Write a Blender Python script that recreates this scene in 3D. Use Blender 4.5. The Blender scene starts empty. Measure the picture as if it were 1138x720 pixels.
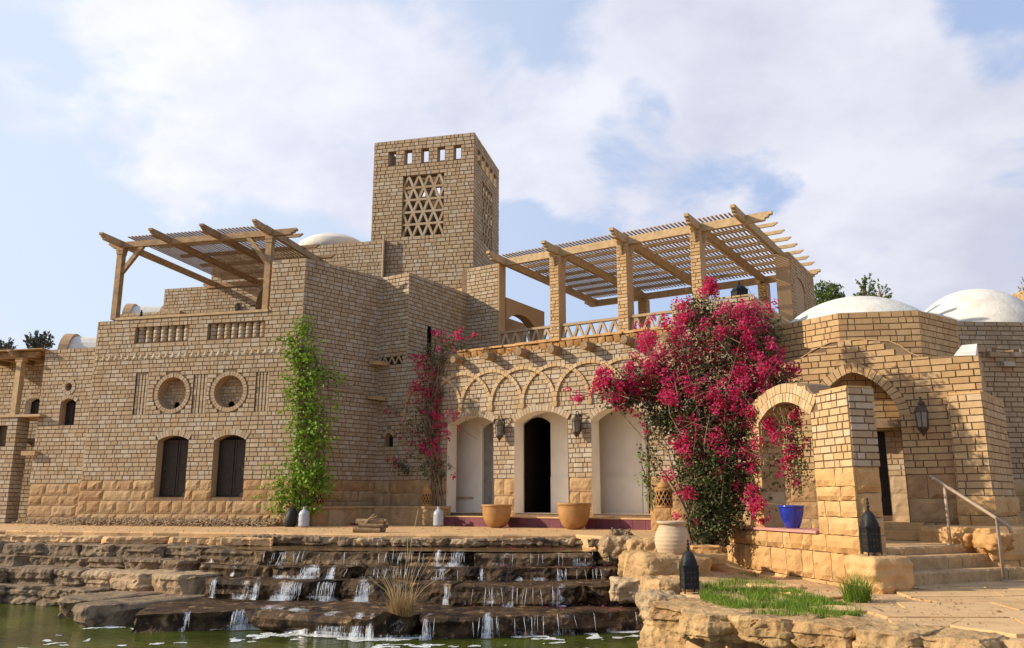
import bpy, bmesh, math, random
from math import sin, cos, pi, sqrt, radians, atan2
from mathutils import Vector, noise, Matrix

# ------------------------------------------------------------------ camera, sky, sun, exposure
FPX, HPX, CX, CYP = 909.0, 555.0, 569.0, 360.0
PITCH = math.atan((HPX - CYP) / FPX)
CZ = 0.65
scene = bpy.context.scene
cam_data = bpy.data.cameras.new('camera')
cam_data.sensor_width = 36.0
cam_data.lens = FPX / 1138.0 * 36.0
cam_data.clip_start = 0.1
cam_data.clip_end = 5000
cam = bpy.data.objects.new('camera', cam_data)
scene.collection.objects.link(cam)
cam.location = (0, 0, CZ)
cam.rotation_euler = (pi / 2 + PITCH, 0, 0)
scene.camera = cam

SUN_EL, SUN_AZ = radians(25), radians(5.5)          # azimuth: from the left, slightly towards the viewer
SUN = Vector((-cos(SUN_EL) * cos(SUN_AZ), -cos(SUN_EL) * sin(SUN_AZ), sin(SUN_EL)))
sd = bpy.data.lights.new('sun', 'SUN')
sd.energy = 4.6
sd.angle = radians(0.6)
sd.color = (1.0, 0.88, 0.71)
so = bpy.data.objects.new('sun', sd)
scene.collection.objects.link(so)
so.rotation_euler = (-SUN).to_track_quat('-Z', 'Y').to_euler()

scene.view_settings.view_transform = 'Standard'
scene.view_settings.look = 'None'
scene.view_settings.gamma = 1.0
scene.view_settings.use_curve_mapping = False
scene.view_settings.exposure = 0.38

def pix_dir(px, py):
    a = (px - CX) / FPX; b = -(py - CYP) / FPX
    return Vector((a, cos(PITCH) - b * sin(PITCH), sin(PITCH) + b * cos(PITCH)))

world = bpy.data.worlds.new('World')
scene.world = world
world.use_nodes = True
wt = world.node_tree
wt.nodes.clear()
def wn(t, **k):
    n = wt.nodes.new(t)
    for a, b in k.items(): setattr(n, a, b)
    return n
out = wn('ShaderNodeOutputWorld'); bg = wn('ShaderNodeBackground')
sky = wn('ShaderNodeTexSky', sky_type='NISHITA', sun_disc=False)
sky.sun_elevation = SUN_EL
sky.sun_rotation = atan2(SUN.x, SUN.y)
sky.air_density = 1.0; sky.dust_density = 1.2; sky.ozone_density = 2.0
bg.inputs['Strength'].default_value = 0.125
tc = wn('ShaderNodeTexCoord')
sep = wn('ShaderNodeSeparateXYZ'); wt.links.new(tc.outputs['Generated'], sep.inputs[0])
def wmath(op, a, b=None, c=None, clamp=False):
    n = wn('ShaderNodeMath', operation=op, use_clamp=clamp)
    for i, v in enumerate((a, b, c)):
        if v is None: continue
        if isinstance(v, (int, float)): n.inputs[i].default_value = v
        else: wt.links.new(v, n.inputs[i])
    return n.outputs[0]
zc = wmath('ADD', wmath('MAXIMUM', sep.outputs[2], 0.0), 0.35)
comb = wn('ShaderNodeCombineXYZ')
wt.links.new(wmath('DIVIDE', sep.outputs[0], zc), comb.inputs[0])
wt.links.new(wmath('DIVIDE', sep.outputs[1], zc), comb.inputs[1])
n1 = wn('ShaderNodeTexNoise'); n1.inputs['Scale'].default_value = 3.0; n1.inputs['Detail'].default_value = 10; n1.inputs['Roughness'].default_value = 0.56; n1.inputs['Distortion'].default_value = 0.25
wt.links.new(comb.outputs[0], n1.inputs['Vector'])
# cloud banks (direction, half angle in pixels at the photo's focal length, weight)
banks = [(260, 120, 150, .30), (400, 190, 150, .28), (530, 130, 140, .28), (200, 60, 90, .18), (620, 190, 130, .2),
         (800, 90, 200, .32), (930, 130, 200, .30), (720, 40, 110, .2), (1060, 110, 130, .25), (980, 262, 130, .22), (1110, 270, 120, .24),
         (420, 5, 110, .24), (40, 20, 70, .2), (30, 165, 60, .15), (60, 320, 120, .16), (660, 265, 90, .1), (1240, 250, 150, .2), (-150, 120, 150, .2),
         (640, 35, 60, -.22), (590, 70, 70, -.16), (700, 145, 55, -.24), (850, 190, 55, -.2), (1105, 25, 70, -.3), (900, 205, 60, -.22), (60, 230, 90, -.12), (560, 265, 60, -.16), (1080, 175, 50, -.12), (110, 100, 70, -.1)]
acc = None
nrm = wn('ShaderNodeVectorMath', operation='NORMALIZE'); wt.links.new(tc.outputs['Generated'], nrm.inputs[0])
for (px, py, rad, w) in banks:
    d = pix_dir(px, py).normalized()
    dt = wn('ShaderNodeVectorMath', operation='DOT_PRODUCT')
    wt.links.new(nrm.outputs[0], dt.inputs[0]); dt.inputs[1].default_value = d
    mr = wn('ShaderNodeMapRange', interpolation_type='SMOOTHSTEP')
    mr.inputs['From Min'].default_value = cos(rad / FPX * 1.25); mr.inputs['From Max'].default_value = 1.0
    mr.inputs['To Min'].default_value = 0; mr.inputs['To Max'].default_value = w
    wt.links.new(dt.outputs['Value'], mr.inputs['Value'])
    acc = mr.outputs[0] if acc is None else wmath('ADD', acc, mr.outputs[0])
dens = wmath('ADD', wmath('MULTIPLY_ADD', n1.outputs['Fac'], 1.7, -.35), wmath('MULTIPLY', acc, .85))
mask = wn('ShaderNodeMapRange', interpolation_type='SMOOTHSTEP')
mask.inputs['From Min'].default_value = 0.665; mask.inputs['From Max'].default_value = 0.90
mask.inputs['To Max'].default_value = 0.93
wt.links.new(dens, mask.inputs['Value'])
# base sky tint: Nishita softened with the thin milky veil of the day
veil = wn('ShaderNodeMixRGB'); veil.inputs[0].default_value = 0.68
VEIL = veil
veil.inputs[2].default_value = (3.35, 4.1, 5.9, 1)
wt.links.new(sky.outputs[0], veil.inputs[1])
n2 = wn('ShaderNodeTexNoise'); n2.inputs['Scale'].default_value = 2.6; n2.inputs['Detail'].default_value = 8; n2.inputs['Roughness'].default_value = .58
wt.links.new(comb.outputs[0], n2.inputs['Vector'])
ccol = wn('ShaderNodeMixRGB'); ccol.inputs[1].default_value = (3.95, 4.03, 4.8, 1); ccol.inputs[2].default_value = (5.2, 5.25, 5.7, 1)
cr = wn('ShaderNodeMapRange'); cr.inputs['From Min'].default_value = 0.38; cr.inputs['From Max'].default_value = 0.62
wt.links.new(n2.outputs['Fac'], cr.inputs['Value']); wt.links.new(cr.outputs[0], ccol.inputs[0])
sd_ = wn('ShaderNodeVectorMath', operation='DOT_PRODUCT'); wt.links.new(nrm.outputs[0], sd_.inputs[0]); sd_.inputs[1].default_value = Vector((-.9, .35, .2)).normalized()
gl = wn('ShaderNodeMapRange'); gl.inputs['From Min'].default_value = -.3; gl.inputs['From Max'].default_value = .85; gl.inputs['To Min'].default_value = .97; gl.inputs['To Max'].default_value = 1.22
wt.links.new(sd_.outputs['Value'], gl.inputs['Value'])
cs_ = wn('ShaderNodeVectorMath', operation='SCALE'); wt.links.new(ccol.outputs[0], cs_.inputs[0]); wt.links.new(gl.outputs[0], cs_.inputs['Scale'])
mixc = wn('ShaderNodeMixRGB')
lv = wn('ShaderNodeMapRange', interpolation_type='SMOOTHSTEP'); lv.inputs['From Min'].default_value = .0; lv.inputs['From Max'].default_value = .9; lv.inputs['To Max'].default_value = .8
wt.links.new(sd_.outputs['Value'], lv.inputs['Value'])
pale = wn('ShaderNodeMixRGB'); pale.inputs[2].default_value = (4.9, 5.5, 6.3, 1); wt.links.new(lv.outputs[0], pale.inputs[0]); wt.links.new(veil.outputs[0], pale.inputs[1])
wt.links.new(mask.outputs[0], mixc.inputs[0]); wt.links.new(pale.outputs[0], mixc.inputs[1]); wt.links.new(cs_.outputs[0], mixc.inputs[2])
wt.links.new(mixc.outputs[0], bg.inputs['Color']); wt.links.new(bg.outputs[0], out.inputs['Surface'])

# ------------------------------------------------------------------ helpers
R = random.Random(7)
COL = scene.collection
LOC = {}

def zplane(px, py, z):
    """point of the level plane z seen at this place of the photograph"""
    d = pix_dir(px, py); t = (z - CZ) / d.z
    return Vector((d.x * t, d.y * t, z))
def at(px, py, Y):
    d = pix_dir(px, py); t = Y / d.y
    return Vector((d.x * t, Y, CZ + d.z * t))
def hx(px, py):
    """column on the horizon of the upright line through this pixel"""
    vy = CYP - FPX / math.tan(PITCH)
    return CX + (px - CX) * (HPX - vy) / (py - vy)

class Frame:
    """an upright plane: origin, direction to the viewer's right, outward normal"""
    def __init__(s, o, d):
        s.o = Vector((o[0], o[1], 0)); s.d = Vector((d[0], d[1], 0)).normalized(); s.n = Vector((s.d.y, -s.d.x, 0))
    def w(s, u, z, v=0.0):
        return Vector((s.o.x + s.d.x * u + s.n.x * v, s.o.y + s.d.y * u + s.n.y * v, z))
    def on(s, px, py, v=0.0):
        r = pix_dir(px, py); o = s.o + s.n * v
        lam = o.dot(s.n) / r.dot(s.n)
        p = r * lam
        return (p - o).dot(s.d), CZ + p.z
    def u(s, pxh, v=0.0):
        return s.on(pxh, HPX, v)[0]
    def z(s, px, py, v=0.0):
        return s.on(px, py, v)[1]
    def back(s, dist, u=0.0):
        p = s.w(u, 0, -dist); return Frame((p.x, p.y), (s.d.x, s.d.y))

class MB:
    def __init__(s): s.v = []; s.f = []; s.t = []
    def quad(s, pts, t=.5):
        i = len(s.v); s.v += [tuple(p) for p in pts]; s.f.append(tuple(range(i, i + len(pts)))); s.t.append(t)
    def mesh(s, verts, faces, t=.5):
        i = len(s.v); s.v += [tuple(p) for p in verts]
        for f in faces: s.f.append(tuple(i + k for k in f)); s.t.append(t)
    def hexa(s, p, t=.5, skip=()):
        F = [(0, 3, 2, 1), (4, 5, 6, 7), (0, 1, 5, 4), (1, 2, 6, 5), (2, 3, 7, 6), (3, 0, 4, 7)]
        s.mesh(p, [f for k, f in enumerate(F) if k not in skip], t)
    def box(s, x0, y0, z0, x1, y1, z1, t=.5):
        s.hexa([(x0, y0, z0), (x1, y0, z0), (x1, y1, z0), (x0, y1, z0), (x0, y0, z1), (x1, y0, z1), (x1, y1, z1), (x0, y1, z1)], t)
    def fbox(s, fr, u0, u1, z0, z1, v0, v1, t=.5):
        """box in a frame; v0 nearer the wall, v1 the outer face"""
        s.hexa([fr.w(u0, z0, v1), fr.w(u1, z0, v1), fr.w(u1, z0, v0), fr.w(u0, z0, v0), fr.w(u0, z1, v1), fr.w(u1, z1, v1), fr.w(u1, z1, v0), fr.w(u0, z1, v0)], t)
    def prism(s, poly, off, t=.5):
        n = len(poly); a = [Vector(p) for p in poly]; b = [p + Vector(off) for p in a]
        s.mesh(a + b, [tuple(range(n - 1, -1, -1)), tuple(range(n, 2 * n))] + [(i, (i + 1) % n, n + (i + 1) % n, n + i) for i in range(n)], t)
    def tube(s, pts, rad, n=7, t=.5, cap=True):
        pts = [Vector(p) for p in pts]
        if not isinstance(rad, (list, tuple)): rad = [rad] * len(pts)
        rings = []; up = None
        for i, p in enumerate(pts):
            dd = (pts[min(i + 1, len(pts) - 1)] - pts[max(i - 1, 0)])
            if dd.length < 1e-9: dd = Vector((0, 0, 1))
            dd.normalize()
            if up is None:
                up = dd.cross(Vector((0.3, 0.2, 1))) if abs(dd.z) < .95 else dd.cross(Vector((1, 0, 0)))
            a = (up - dd * up.dot(dd)).normalized(); up = a; b = dd.cross(a)
            rings.append([p + a * (rad[i] * cos(2 * pi * k / n)) + b * (rad[i] * sin(2 * pi * k / n)) for k in range(n)])
        V = [q for r in rings for q in r]; F = []
        for i in range(len(pts) - 1):
            for k in range(n):
                k2 = (k + 1) % n
                F.append((i * n + k, i * n + k2, (i + 1) * n + k2, (i + 1) * n + k))
        if cap: F.append(tuple(range(n - 1, -1, -1))); F.append(tuple((len(pts) - 1) * n + k for k in range(n)))
        s.mesh(V, F, t)
    def lathe(s, c, prof, n=24, t=.5, ridge=None):
        c = Vector(c); V = []; F = []
        for i, (r, z) in enumerate(prof):
            for k in range(n):
                a = 2 * pi * k / n
                rr = r * (ridge(a, i) if ridge else 1)
                V.append(c + Vector((rr * cos(a), rr * sin(a), z)))
        for i in range(len(prof) - 1):
            for k in range(n):
                k2 = (k + 1) % n
                F.append((i * n + k, i * n + k2, (i + 1) * n + k2, (i + 1) * n + k))
        if prof[0][0] > 1e-4: F.append(tuple(range(n - 1, -1, -1)))
        if prof[-1][0] > 1e-4: F.append(tuple((len(prof) - 1) * n + k for k in range(n)))
        s.mesh(V, F, t)
    def build(s, name, mat, parent=None, smooth=False, base=None):
        me = bpy.data.meshes.new(name)
        if parent is not None:
            off = LOC[parent.name]
        elif base is not None:
            off = Vector(base)
        elif s.v:
            xs = [v[0] for v in s.v]; ys = [v[1] for v in s.v]; zs = [v[2] for v in s.v]
            off = Vector(((min(xs) + max(xs)) / 2, (min(ys) + max(ys)) / 2, min(zs)))
        else: off = Vector((0, 0, 0))
        me.from_pydata([(v[0] - off.x, v[1] - off.y, v[2] - off.z) for v in s.v], [], s.f)
        at_ = me.attributes.new('tint', 'FLOAT', 'FACE')
        at_.data.foreach_set('value', s.t)
        if smooth: me.polygons.foreach_set('use_smooth', [True] * len(me.polygons))
        me.update()
        me.materials.append(mat)
        o = bpy.data.objects.new(name, me); COL.objects.link(o)
        if parent is not None: o.parent = parent
        else: o.location = off
        LOC[o.name] = off.copy()
        return o

def tag(o, label=None, cat=None, group=None, kind=None):
    if label: o['label'] = label
    if cat: o['category'] = cat
    if group: o['group'] = group
    if kind: o['kind'] = kind
    return o
def thing(name, loc, label, cat, group=None):
    o = bpy.data.objects.new(name, None); COL.objects.link(o); o.location = loc; LOC[o.name] = Vector(loc)
    o.empty_display_size = .2
    return tag(o, label, cat, group)
def dup(root, loc, rz, label):
    r = root.copy(); COL.objects.link(r); r.location = loc; r.rotation_euler = (0, 0, rz); r['label'] = label
    for ch in list(root.children):
        c = ch.copy(); COL.objects.link(c); c.parent = r
        for g in list(ch.children):
            d = g.copy(); COL.objects.link(d); d.parent = c
    return r

# ------------------------------------------------------------------ materials
MATS = {}
def mat(name, cols, rough=.85, nscale=6.0, namp=.25, bump=.25, bscale=40.0, metallic=0.0, spec=.3, tintcols=None, streak=None, trans=None, coat=0.0, bdist=.02):
    """tint attribute picks a colour from the ramp; noise varies it; fine noise bumps it"""
    m = bpy.data.materials.new(name); m.use_nodes = True; nt = m.node_tree; P = nt.nodes['Principled BSDF']
    L = nt.links.new
    co = nt.nodes.new('ShaderNodeNewGeometry')
    atr = nt.nodes.new('ShaderNodeAttribute'); atr.attribute_name = 'tint'
    ramp = nt.nodes.new('ShaderNodeValToRGB'); ramp.color_ramp.interpolation = 'LINEAR'
    el = ramp.color_ramp.elements
    while len(el) < len(cols): el.new(.5)
    while len(el) > len(cols): el.remove(el[-1])
    for i, c in enumerate(cols): el[i].position = i / max(1, len(cols) - 1); el[i].color = (*c, 1)
    L(atr.outputs['Fac'], ramp.inputs[0])
    no = nt.nodes.new('ShaderNodeTexNoise'); no.inputs['Scale'].default_value = nscale; no.inputs['Detail'].default_value = 6; no.inputs['Roughness'].default_value = .6
    L(co.outputs['Position'], no.inputs['Vector'])
    mr = nt.nodes.new('ShaderNodeMapRange'); mr.inputs['From Min'].default_value = .3; mr.inputs['From Max'].default_value = .7
    mr.inputs['To Min'].default_value = 1 - namp; mr.inputs['To Max'].default_value = 1 + namp
    L(no.outputs['Fac'], mr.inputs['Value'])
    mul = nt.nodes.new('ShaderNodeVectorMath'); mul.operation = 'SCALE'
    L(ramp.outputs[0], mul.inputs[0]); L(mr.outputs[0], mul.inputs['Scale'])
    colout = mul.outputs[0]
    if tintcols:   # (colour, noise scale, low, high): blotches of a second colour
        for (c2, s2, lo, hi) in tintcols:
            nn = nt.nodes.new('ShaderNodeTexNoise'); nn.inputs['Scale'].default_value = s2; nn.inputs['Detail'].default_value = 7; nn.inputs['Roughness'].default_value = .65
            L(co.outputs['Position'], nn.inputs['Vector'])
            m2 = nt.nodes.new('ShaderNodeMapRange'); m2.interpolation_type = 'SMOOTHSTEP'
            m2.inputs['From Min'].default_value = lo; m2.inputs['From Max'].default_value = hi
            L(nn.outputs['Fac'], m2.inputs['Value'])
            mx = nt.nodes.new('ShaderNodeMixRGB'); mx.inputs[2].default_value = (*c2, 1)
            L(m2.outputs[0], mx.inputs[0]); L(colout, mx.inputs[1]); colout = mx.outputs[0]
    if streak:     # rain and dust streaks running down the surface
        (c3, lo, hi) = streak
        mp = nt.nodes.new('ShaderNodeMapping'); mp.inputs['Scale'].default_value = (2.6, 2.6, .22); L(co.outputs['Position'], mp.inputs['Vector'])
        ns = nt.nodes.new('ShaderNodeTexNoise'); ns.inputs['Scale'].default_value = 1; ns.inputs['Detail'].default_value = 6; ns.inputs['Roughness'].default_value = .62; L(mp.outputs[0], ns.inputs['Vector'])
        m3 = nt.nodes.new('ShaderNodeMapRange'); m3.interpolation_type = 'SMOOTHSTEP'; m3.inputs['From Min'].default_value = lo; m3.inputs['From Max'].default_value = hi; m3.inputs['To Max'].default_value = .6
        L(ns.outputs['Fac'], m3.inputs['Value'])
        mx = nt.nodes.new('ShaderNodeMixRGB'); mx.inputs[2].default_value = (*c3, 1); L(m3.outputs[0], mx.inputs[0]); L(colout, mx.inputs[1]); colout = mx.outputs[0]
    L(colout, P.inputs['Base Color'])
    P.inputs['Roughness'].default_value = rough; P.inputs['Metallic'].default_value = metallic
    P.inputs['Specular IOR Level'].default_value = spec
    if coat: P.inputs['Coat Weight'].default_value = coat; P.inputs['Coat Roughness'].default_value = .15
    if bump:
        nb = nt.nodes.new('ShaderNodeTexNoise'); nb.inputs['Scale'].default_value = bscale; nb.inputs['Detail'].default_value = 8; nb.inputs['Roughness'].default_value = .65
        L(co.outputs['Position'], nb.inputs['Vector'])
        b = nt.nodes.new('ShaderNodeBump'); b.inputs['Strength'].default_value = bump; b.inputs['Distance'].default_value = bdist
        L(nb.outputs['Fac'], b.inputs['Height']); L(b.outputs[0], P.inputs['Normal'])
    if trans:
        tr = nt.nodes.new('ShaderNodeBsdfTranslucent'); L(colout, tr.inputs['Color'])
        ms = nt.nodes.new('ShaderNodeMixShader'); ms.inputs[0].default_value = trans
        L(P.outputs[0], ms.inputs[1]); L(tr.outputs[0], ms.inputs[2]); L(ms.outputs[0], nt.nodes['Material Output'].inputs[0])
    MATS[name] = m
    return m

BRICK = mat('brick', [(.345, .24, .135), (.375, .27, .16), (.40, .30, .185), (.375, .265, .15), (.425, .325, .21), (.41, .335, .24), (.46, .375, .26)], nscale=9, namp=.12, bump=.3, bscale=45, bdist=.01, tintcols=[((.30, .205, .125), .55, .50, .95), ((.47, .40, .30), 2.1, .60, .92)], streak=((.25, .175, .11), .54, .76))
BRICKW = mat('warm_brick', [(.40, .245, .11), (.45, .29, .135), (.48, .32, .155), (.46, .305, .155), (.50, .35, .185), (.52, .39, .235)], nscale=9, namp=.12, bump=.3, bscale=45, bdist=.01, tintcols=[((.52, .42, .28), 1.7, .60, .9)], streak=((.33, .21, .105), .55, .78))
MORTAR = mat('mortar', [(.19, .125, .072)], rough=.95, namp=.25, bump=.4)
STONE = mat('base_stone', [(.36, .205, .088), (.40, .245, .11), (.43, .28, .135), (.375, .22, .10), (.45, .305, .155)], nscale=4, namp=.22, bump=.6, bscale=22, bdist=.04, tintcols=[((.30, .17, .07), 2.2, .55, .8)])
STONEW = mat('warm_stone', [(.50, .275, .10), (.54, .315, .125), (.57, .35, .15), (.51, .29, .11)], nscale=5, namp=.18, bump=.6, bscale=22, bdist=.04, tintcols=[((.48, .29, .13), 2.5, .56, .8)])
PLASTER = mat('white_plaster', [(.72, .64, .52), (.76, .69, .58)], nscale=2.5, namp=.07, bump=.12, bscale=60)
STUCCO = mat('tan_stucco', [(.46, .30, .155)], nscale=3, namp=.08, bump=.2, bscale=70)
DOMEW = mat('dome_plaster', [(.68, .635, .54)], nscale=2.0, namp=.12, bump=.45, bscale=7, bdist=.04, streak=((.52, .45, .34), .52, .76), tintcols=[((.58, .52, .41), 1.6, .52, .78)])
WOOD = mat('weathered_wood', [(.25, .155, .075), (.33, .215, .11), (.38, .26, .14)], nscale=7, namp=.3, bump=.35, bscale=60, tintcols=[((.30, .24, .17), 3.0, .55, .8)])
WOODL = mat('light_wood', [(.40, .275, .135), (.46, .325, .17), (.42, .29, .15)], nscale=7, namp=.22, bump=.3, bscale=60)
LOGM = mat('log_wood', [(.24, .15, .07), (.32, .21, .11)], nscale=14, namp=.35, bump=.6, bscale=40)
DARKWOOD = mat('dark_shutter_wood', [(.022, .016, .011)], rough=.6, nscale=8, namp=.3, bump=.2)
BLACK = mat('shade_black', [(.018, .013, .010)], rough=.9, bump=0)  # near-black colour stands in for darkness inside hollows and openings
IRON = mat('black_iron', [(.014, .0135, .013)], rough=.55, spec=.3, nscale=12, namp=.4, bump=.25, bscale=60, tintcols=[((.06, .05, .04), 14, .6, .8)])
BRASS = mat('aged_lantern_metal', [(.06, .042, .028), (.09, .065, .042)], rough=.6, metallic=.2, bump=.3)
LGLASS = mat('lantern_glass', [(.20, .18, .15)], rough=.12, spec=.6, bump=.05)
REDTILE = mat('red_tile', [(.14, .035, .045), (.18, .05, .055), (.12, .03, .04)], rough=.6, nscale=5, namp=.25, bump=.2)
PAVE = mat('terrace_paving', [(.60, .38, .18), (.55, .335, .15), (.63, .415, .21)], nscale=3, namp=.18, bump=.5, bscale=25, tintcols=[((.40, .27, .14), 1.4, .55, .8)])
TERRA = mat('terracotta', [(.34, .165, .05), (.40, .215, .075)], rough=.55, nscale=6, namp=.2, bump=.25, bscale=40, tintcols=[((.36, .19, .08), 3, .55, .8)])
CLAY = mat('pale_clay', [(.48, .345, .205), (.53, .39, .24)], rough=.75, nscale=6, namp=.12, bump=.3, bscale=45)
BLUE = mat('blue_glaze', [(.012, .03, .28)], rough=.18, spec=.6, nscale=7, namp=.3, bump=.1, bscale=12, coat=.5)
JUG = mat('cloudy_plastic', [(.36, .385, .41)], rough=.35, spec=.5, namp=.12, bump=.1)
STEEL = mat('rail_metal', [(.40, .29, .20)], rough=.55, metallic=.0, namp=.12, bump=.1)
DRYROCK = mat('dry_rock', [(.38, .26, .14), (.45, .32, .185), (.41, .28, .155)], nscale=4, namp=.25, bump=.9, bscale=14, bdist=.05, tintcols=[((.30, .20, .11), 2.4, .52, .75), ((.62, .52, .38), 3.5, .6, .8)])
GOLDROCK = mat('golden_rock', [(.44, .265, .11), (.50, .32, .145), (.47, .285, .125)], nscale=4, namp=.25, bump=.9, bscale=12, bdist=.06, tintcols=[((.30, .165, .065), 2.2, .50, .72), ((.60, .45, .25), 3.2, .6, .8)])
WETROCK = mat('wet_rock', [(.07, .040, .018), (.10, .058, .027), (.055, .032, .015)], rough=.5, spec=.16, nscale=7, namp=.45, bump=1.0, bscale=18, bdist=.05, tintcols=[((.020, .012, .007), 2.6, .46, .62), ((.33, .205, .095), 4.2, .55, .68)])
DAMPROCK = mat('damp_rock', [(.13, .078, .036), (.17, .105, .05), (.11, .066, .03)], rough=.5, spec=.2, nscale=6, namp=.4, bump=1.0, bscale=18, bdist=.05, tintcols=[((.035, .021, .011), 2.6, .50, .66), ((.40, .26, .12), 4.0, .52, .66)])
GREYROCK = mat('grey_brown_rock', [(.22, .15, .085), (.27, .19, .11), (.19, .125, .068)], nscale=5, namp=.3, bump=1.0, bscale=15, bdist=.05, tintcols=[((.06, .04, .025), 2.6, .52, .70), ((.40, .31, .20), 3.4, .60, .8)])
SAND = mat('sandy_soil', [(.52, .335, .165)], nscale=2, namp=.25, bump=.6, bscale=20, bdist=.04, tintcols=[((.30, .19, .09), 1.5, .5, .75)])
GRAVEL = mat('gravel', [(.30, .19, .10), (.40, .27, .15), (.22, .14, .07), (.48, .35, .22)], nscale=8, namp=.25, bump=.4)
GRASS = mat('lawn_grass', [(.09, .17, .015), (.14, .24, .02), (.20, .28, .03), (.30, .29, .07)], rough=.7, namp=.2, bump=0, trans=.35)
DRYG = mat('dry_grass', [(.34, .21, .08), (.46, .31, .13), (.55, .42, .22)], rough=.8, namp=.15, bump=0, trans=.25)
VINE = mat('vine_leaves', [(.10, .19, .015), (.17, .29, .02), (.24, .37, .035), (.30, .43, .06)], rough=.5, namp=.15, bump=0, trans=.35)
BLEAF = mat('bougainvillea_leaves', [(.030, .045, .012), (.05, .07, .018), (.075, .095, .025), (.11, .12, .035), (.15, .115, .05)], rough=.55, namp=.2, bump=0, trans=.25)
BRACT = mat('magenta_bracts', [(.40, .014, .065), (.54, .022, .095), (.63, .038, .13), (.72, .085, .21), (.60, .026, .11)], rough=.55, namp=.12, bump=0, trans=.5)
STEM = mat('woody_stem', [(.20, .13, .075), (.27, .19, .115)], namp=.3, bump=.5)
TREELEAF = mat('tree_leaves', [(.06, .10, .015), (.10, .15, .025), (.15, .19, .05)], rough=.6, namp=.2, bump=0, trans=.2)
GREYLEAF = mat('grey_green_leaves', [(.07, .08, .06), (.11, .12, .09), (.05, .06, .045)], rough=.7, namp=.2, bump=0)
FOAMM = mat('foam', [(.80, .80, .76)], rough=.6, namp=.08, bump=.4, bscale=50)
CLIFF = mat('ochre_cliff', [(.52, .34, .15)], nscale=.5, namp=.25, bump=.8, bscale=2, bdist=.5, tintcols=[((.40, .24, .10), .4, .5, .7)])

def water_material(name, col, rough, scale, strength):
    m = bpy.data.materials.new(name); m.use_nodes = True; nt = m.node_tree; P = nt.nodes['Principled BSDF']; L = nt.links.new
    g = nt.nodes.new('ShaderNodeNewGeometry')
    n = nt.nodes.new('ShaderNodeTexNoise'); n.inputs['Scale'].default_value = .8; n.inputs['Detail'].default_value = 4
    L(g.outputs['Position'], n.inputs['Vector'])
    r = nt.nodes.new('ShaderNodeValToRGB'); r.color_ramp.elements[0].color = (*[c * .6 for c in col], 1); r.color_ramp.elements[1].color = (*[c * 1.6 for c in col], 1)
    r.color_ramp.elements[0].position = .35; r.color_ramp.elements[1].position = .7
    L(n.outputs['Fac'], r.inputs[0]); L(r.outputs[0], P.inputs['Base Color'])
    P.inputs['Roughness'].default_value = rough; P.inputs['IOR'].default_value = 1.33; P.inputs['Specular IOR Level'].default_value = .5
    mp = nt.nodes.new('ShaderNodeMapping'); mp.inputs['Scale'].default_value = (1, 1.8, 1); L(g.outputs['Position'], mp.inputs['Vector'])
    b1 = nt.nodes.new('ShaderNodeTexNoise'); b1.inputs['Scale'].default_value = scale; b1.inputs['Detail'].default_value = 4; b1.inputs['Distortion'].default_value = .6
    L(mp.outputs[0], b1.inputs['Vector'])
    b = nt.nodes.new('ShaderNodeBump'); b.inputs['Strength'].default_value = strength; b.inputs['Distance'].default_value = .03
    L(b1.outputs['Fac'], b.inputs['Height']); L(b.outputs[0], P.inputs['Normal'])
    return m
POOLW = water_material('pond_water', (.06, .074, .011), .07, 6, .5)
CHANW = water_material('channel_water', (.17, .105, .045), .06, 8, .3)
def fall_material():
    m = bpy.data.materials.new('falling_water'); m.use_nodes = True; nt = m.node_tree; P = nt.nodes['Principled BSDF']
    P.inputs['Base Color'].default_value = (.82, .84, .86, 1); P.inputs['Roughness'].default_value = .25
    P.inputs['Transmission Weight'].default_value = .5; P.inputs['IOR'].default_value = 1.33
    return m
def sheet_material():
    m = bpy.data.materials.new('water_sheet'); m.use_nodes = True; nt = m.node_tree; P = nt.nodes['Principled BSDF']; L = nt.links.new
    P.inputs['Base Color'].default_value = (.80, .82, .83, 1); P.inputs['Roughness'].default_value = .3
    g = nt.nodes.new('ShaderNodeNewGeometry'); mp = nt.nodes.new('ShaderNodeMapping'); mp.inputs['Scale'].default_value = (60, 60, 4); L(g.outputs['Position'], mp.inputs['Vector'])
    n = nt.nodes.new('ShaderNodeTexNoise'); n.inputs['Scale'].default_value = 1; n.inputs['Detail'].default_value = 6; n.inputs['Roughness'].default_value = .7; n.inputs['Distortion'].default_value = .5; L(mp.outputs[0], n.inputs['Vector'])
    n2 = nt.nodes.new('ShaderNodeTexNoise'); n2.inputs['Scale'].default_value = 5; n2.inputs['Detail'].default_value = 3; L(g.outputs['Position'], n2.inputs['Vector'])
    ad = nt.nodes.new('ShaderNodeMath'); ad.operation = 'ADD'; L(n.outputs['Fac'], ad.inputs[0]); L(n2.outputs['Fac'], ad.inputs[1])
    atr = nt.nodes.new('ShaderNodeAttribute'); atr.attribute_name = 'tint'
    a2 = nt.nodes.new('ShaderNodeMath'); a2.operation = 'ADD'; L(ad.outputs[0], a2.inputs[0]); L(atr.outputs['Fac'], a2.inputs[1])
    mr = nt.nodes.new('ShaderNodeMapRange'); mr.inputs['From Min'].default_value = 1.42; mr.inputs['From Max'].default_value = 1.75; mr.inputs['To Max'].default_value = .7; L(a2.outputs[0], mr.inputs['Value'])
    tr = nt.nodes.new('ShaderNodeBsdfTransparent'); ms = nt.nodes.new('ShaderNodeMixShader')
    L(mr.outputs[0], ms.inputs[0]); L(tr.outputs[0], ms.inputs[1]); L(P.outputs[0], ms.inputs[2]); L(ms.outputs[0], nt.nodes['Material Output'].inputs[0])
    return m
FALLW = sheet_material()

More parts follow.
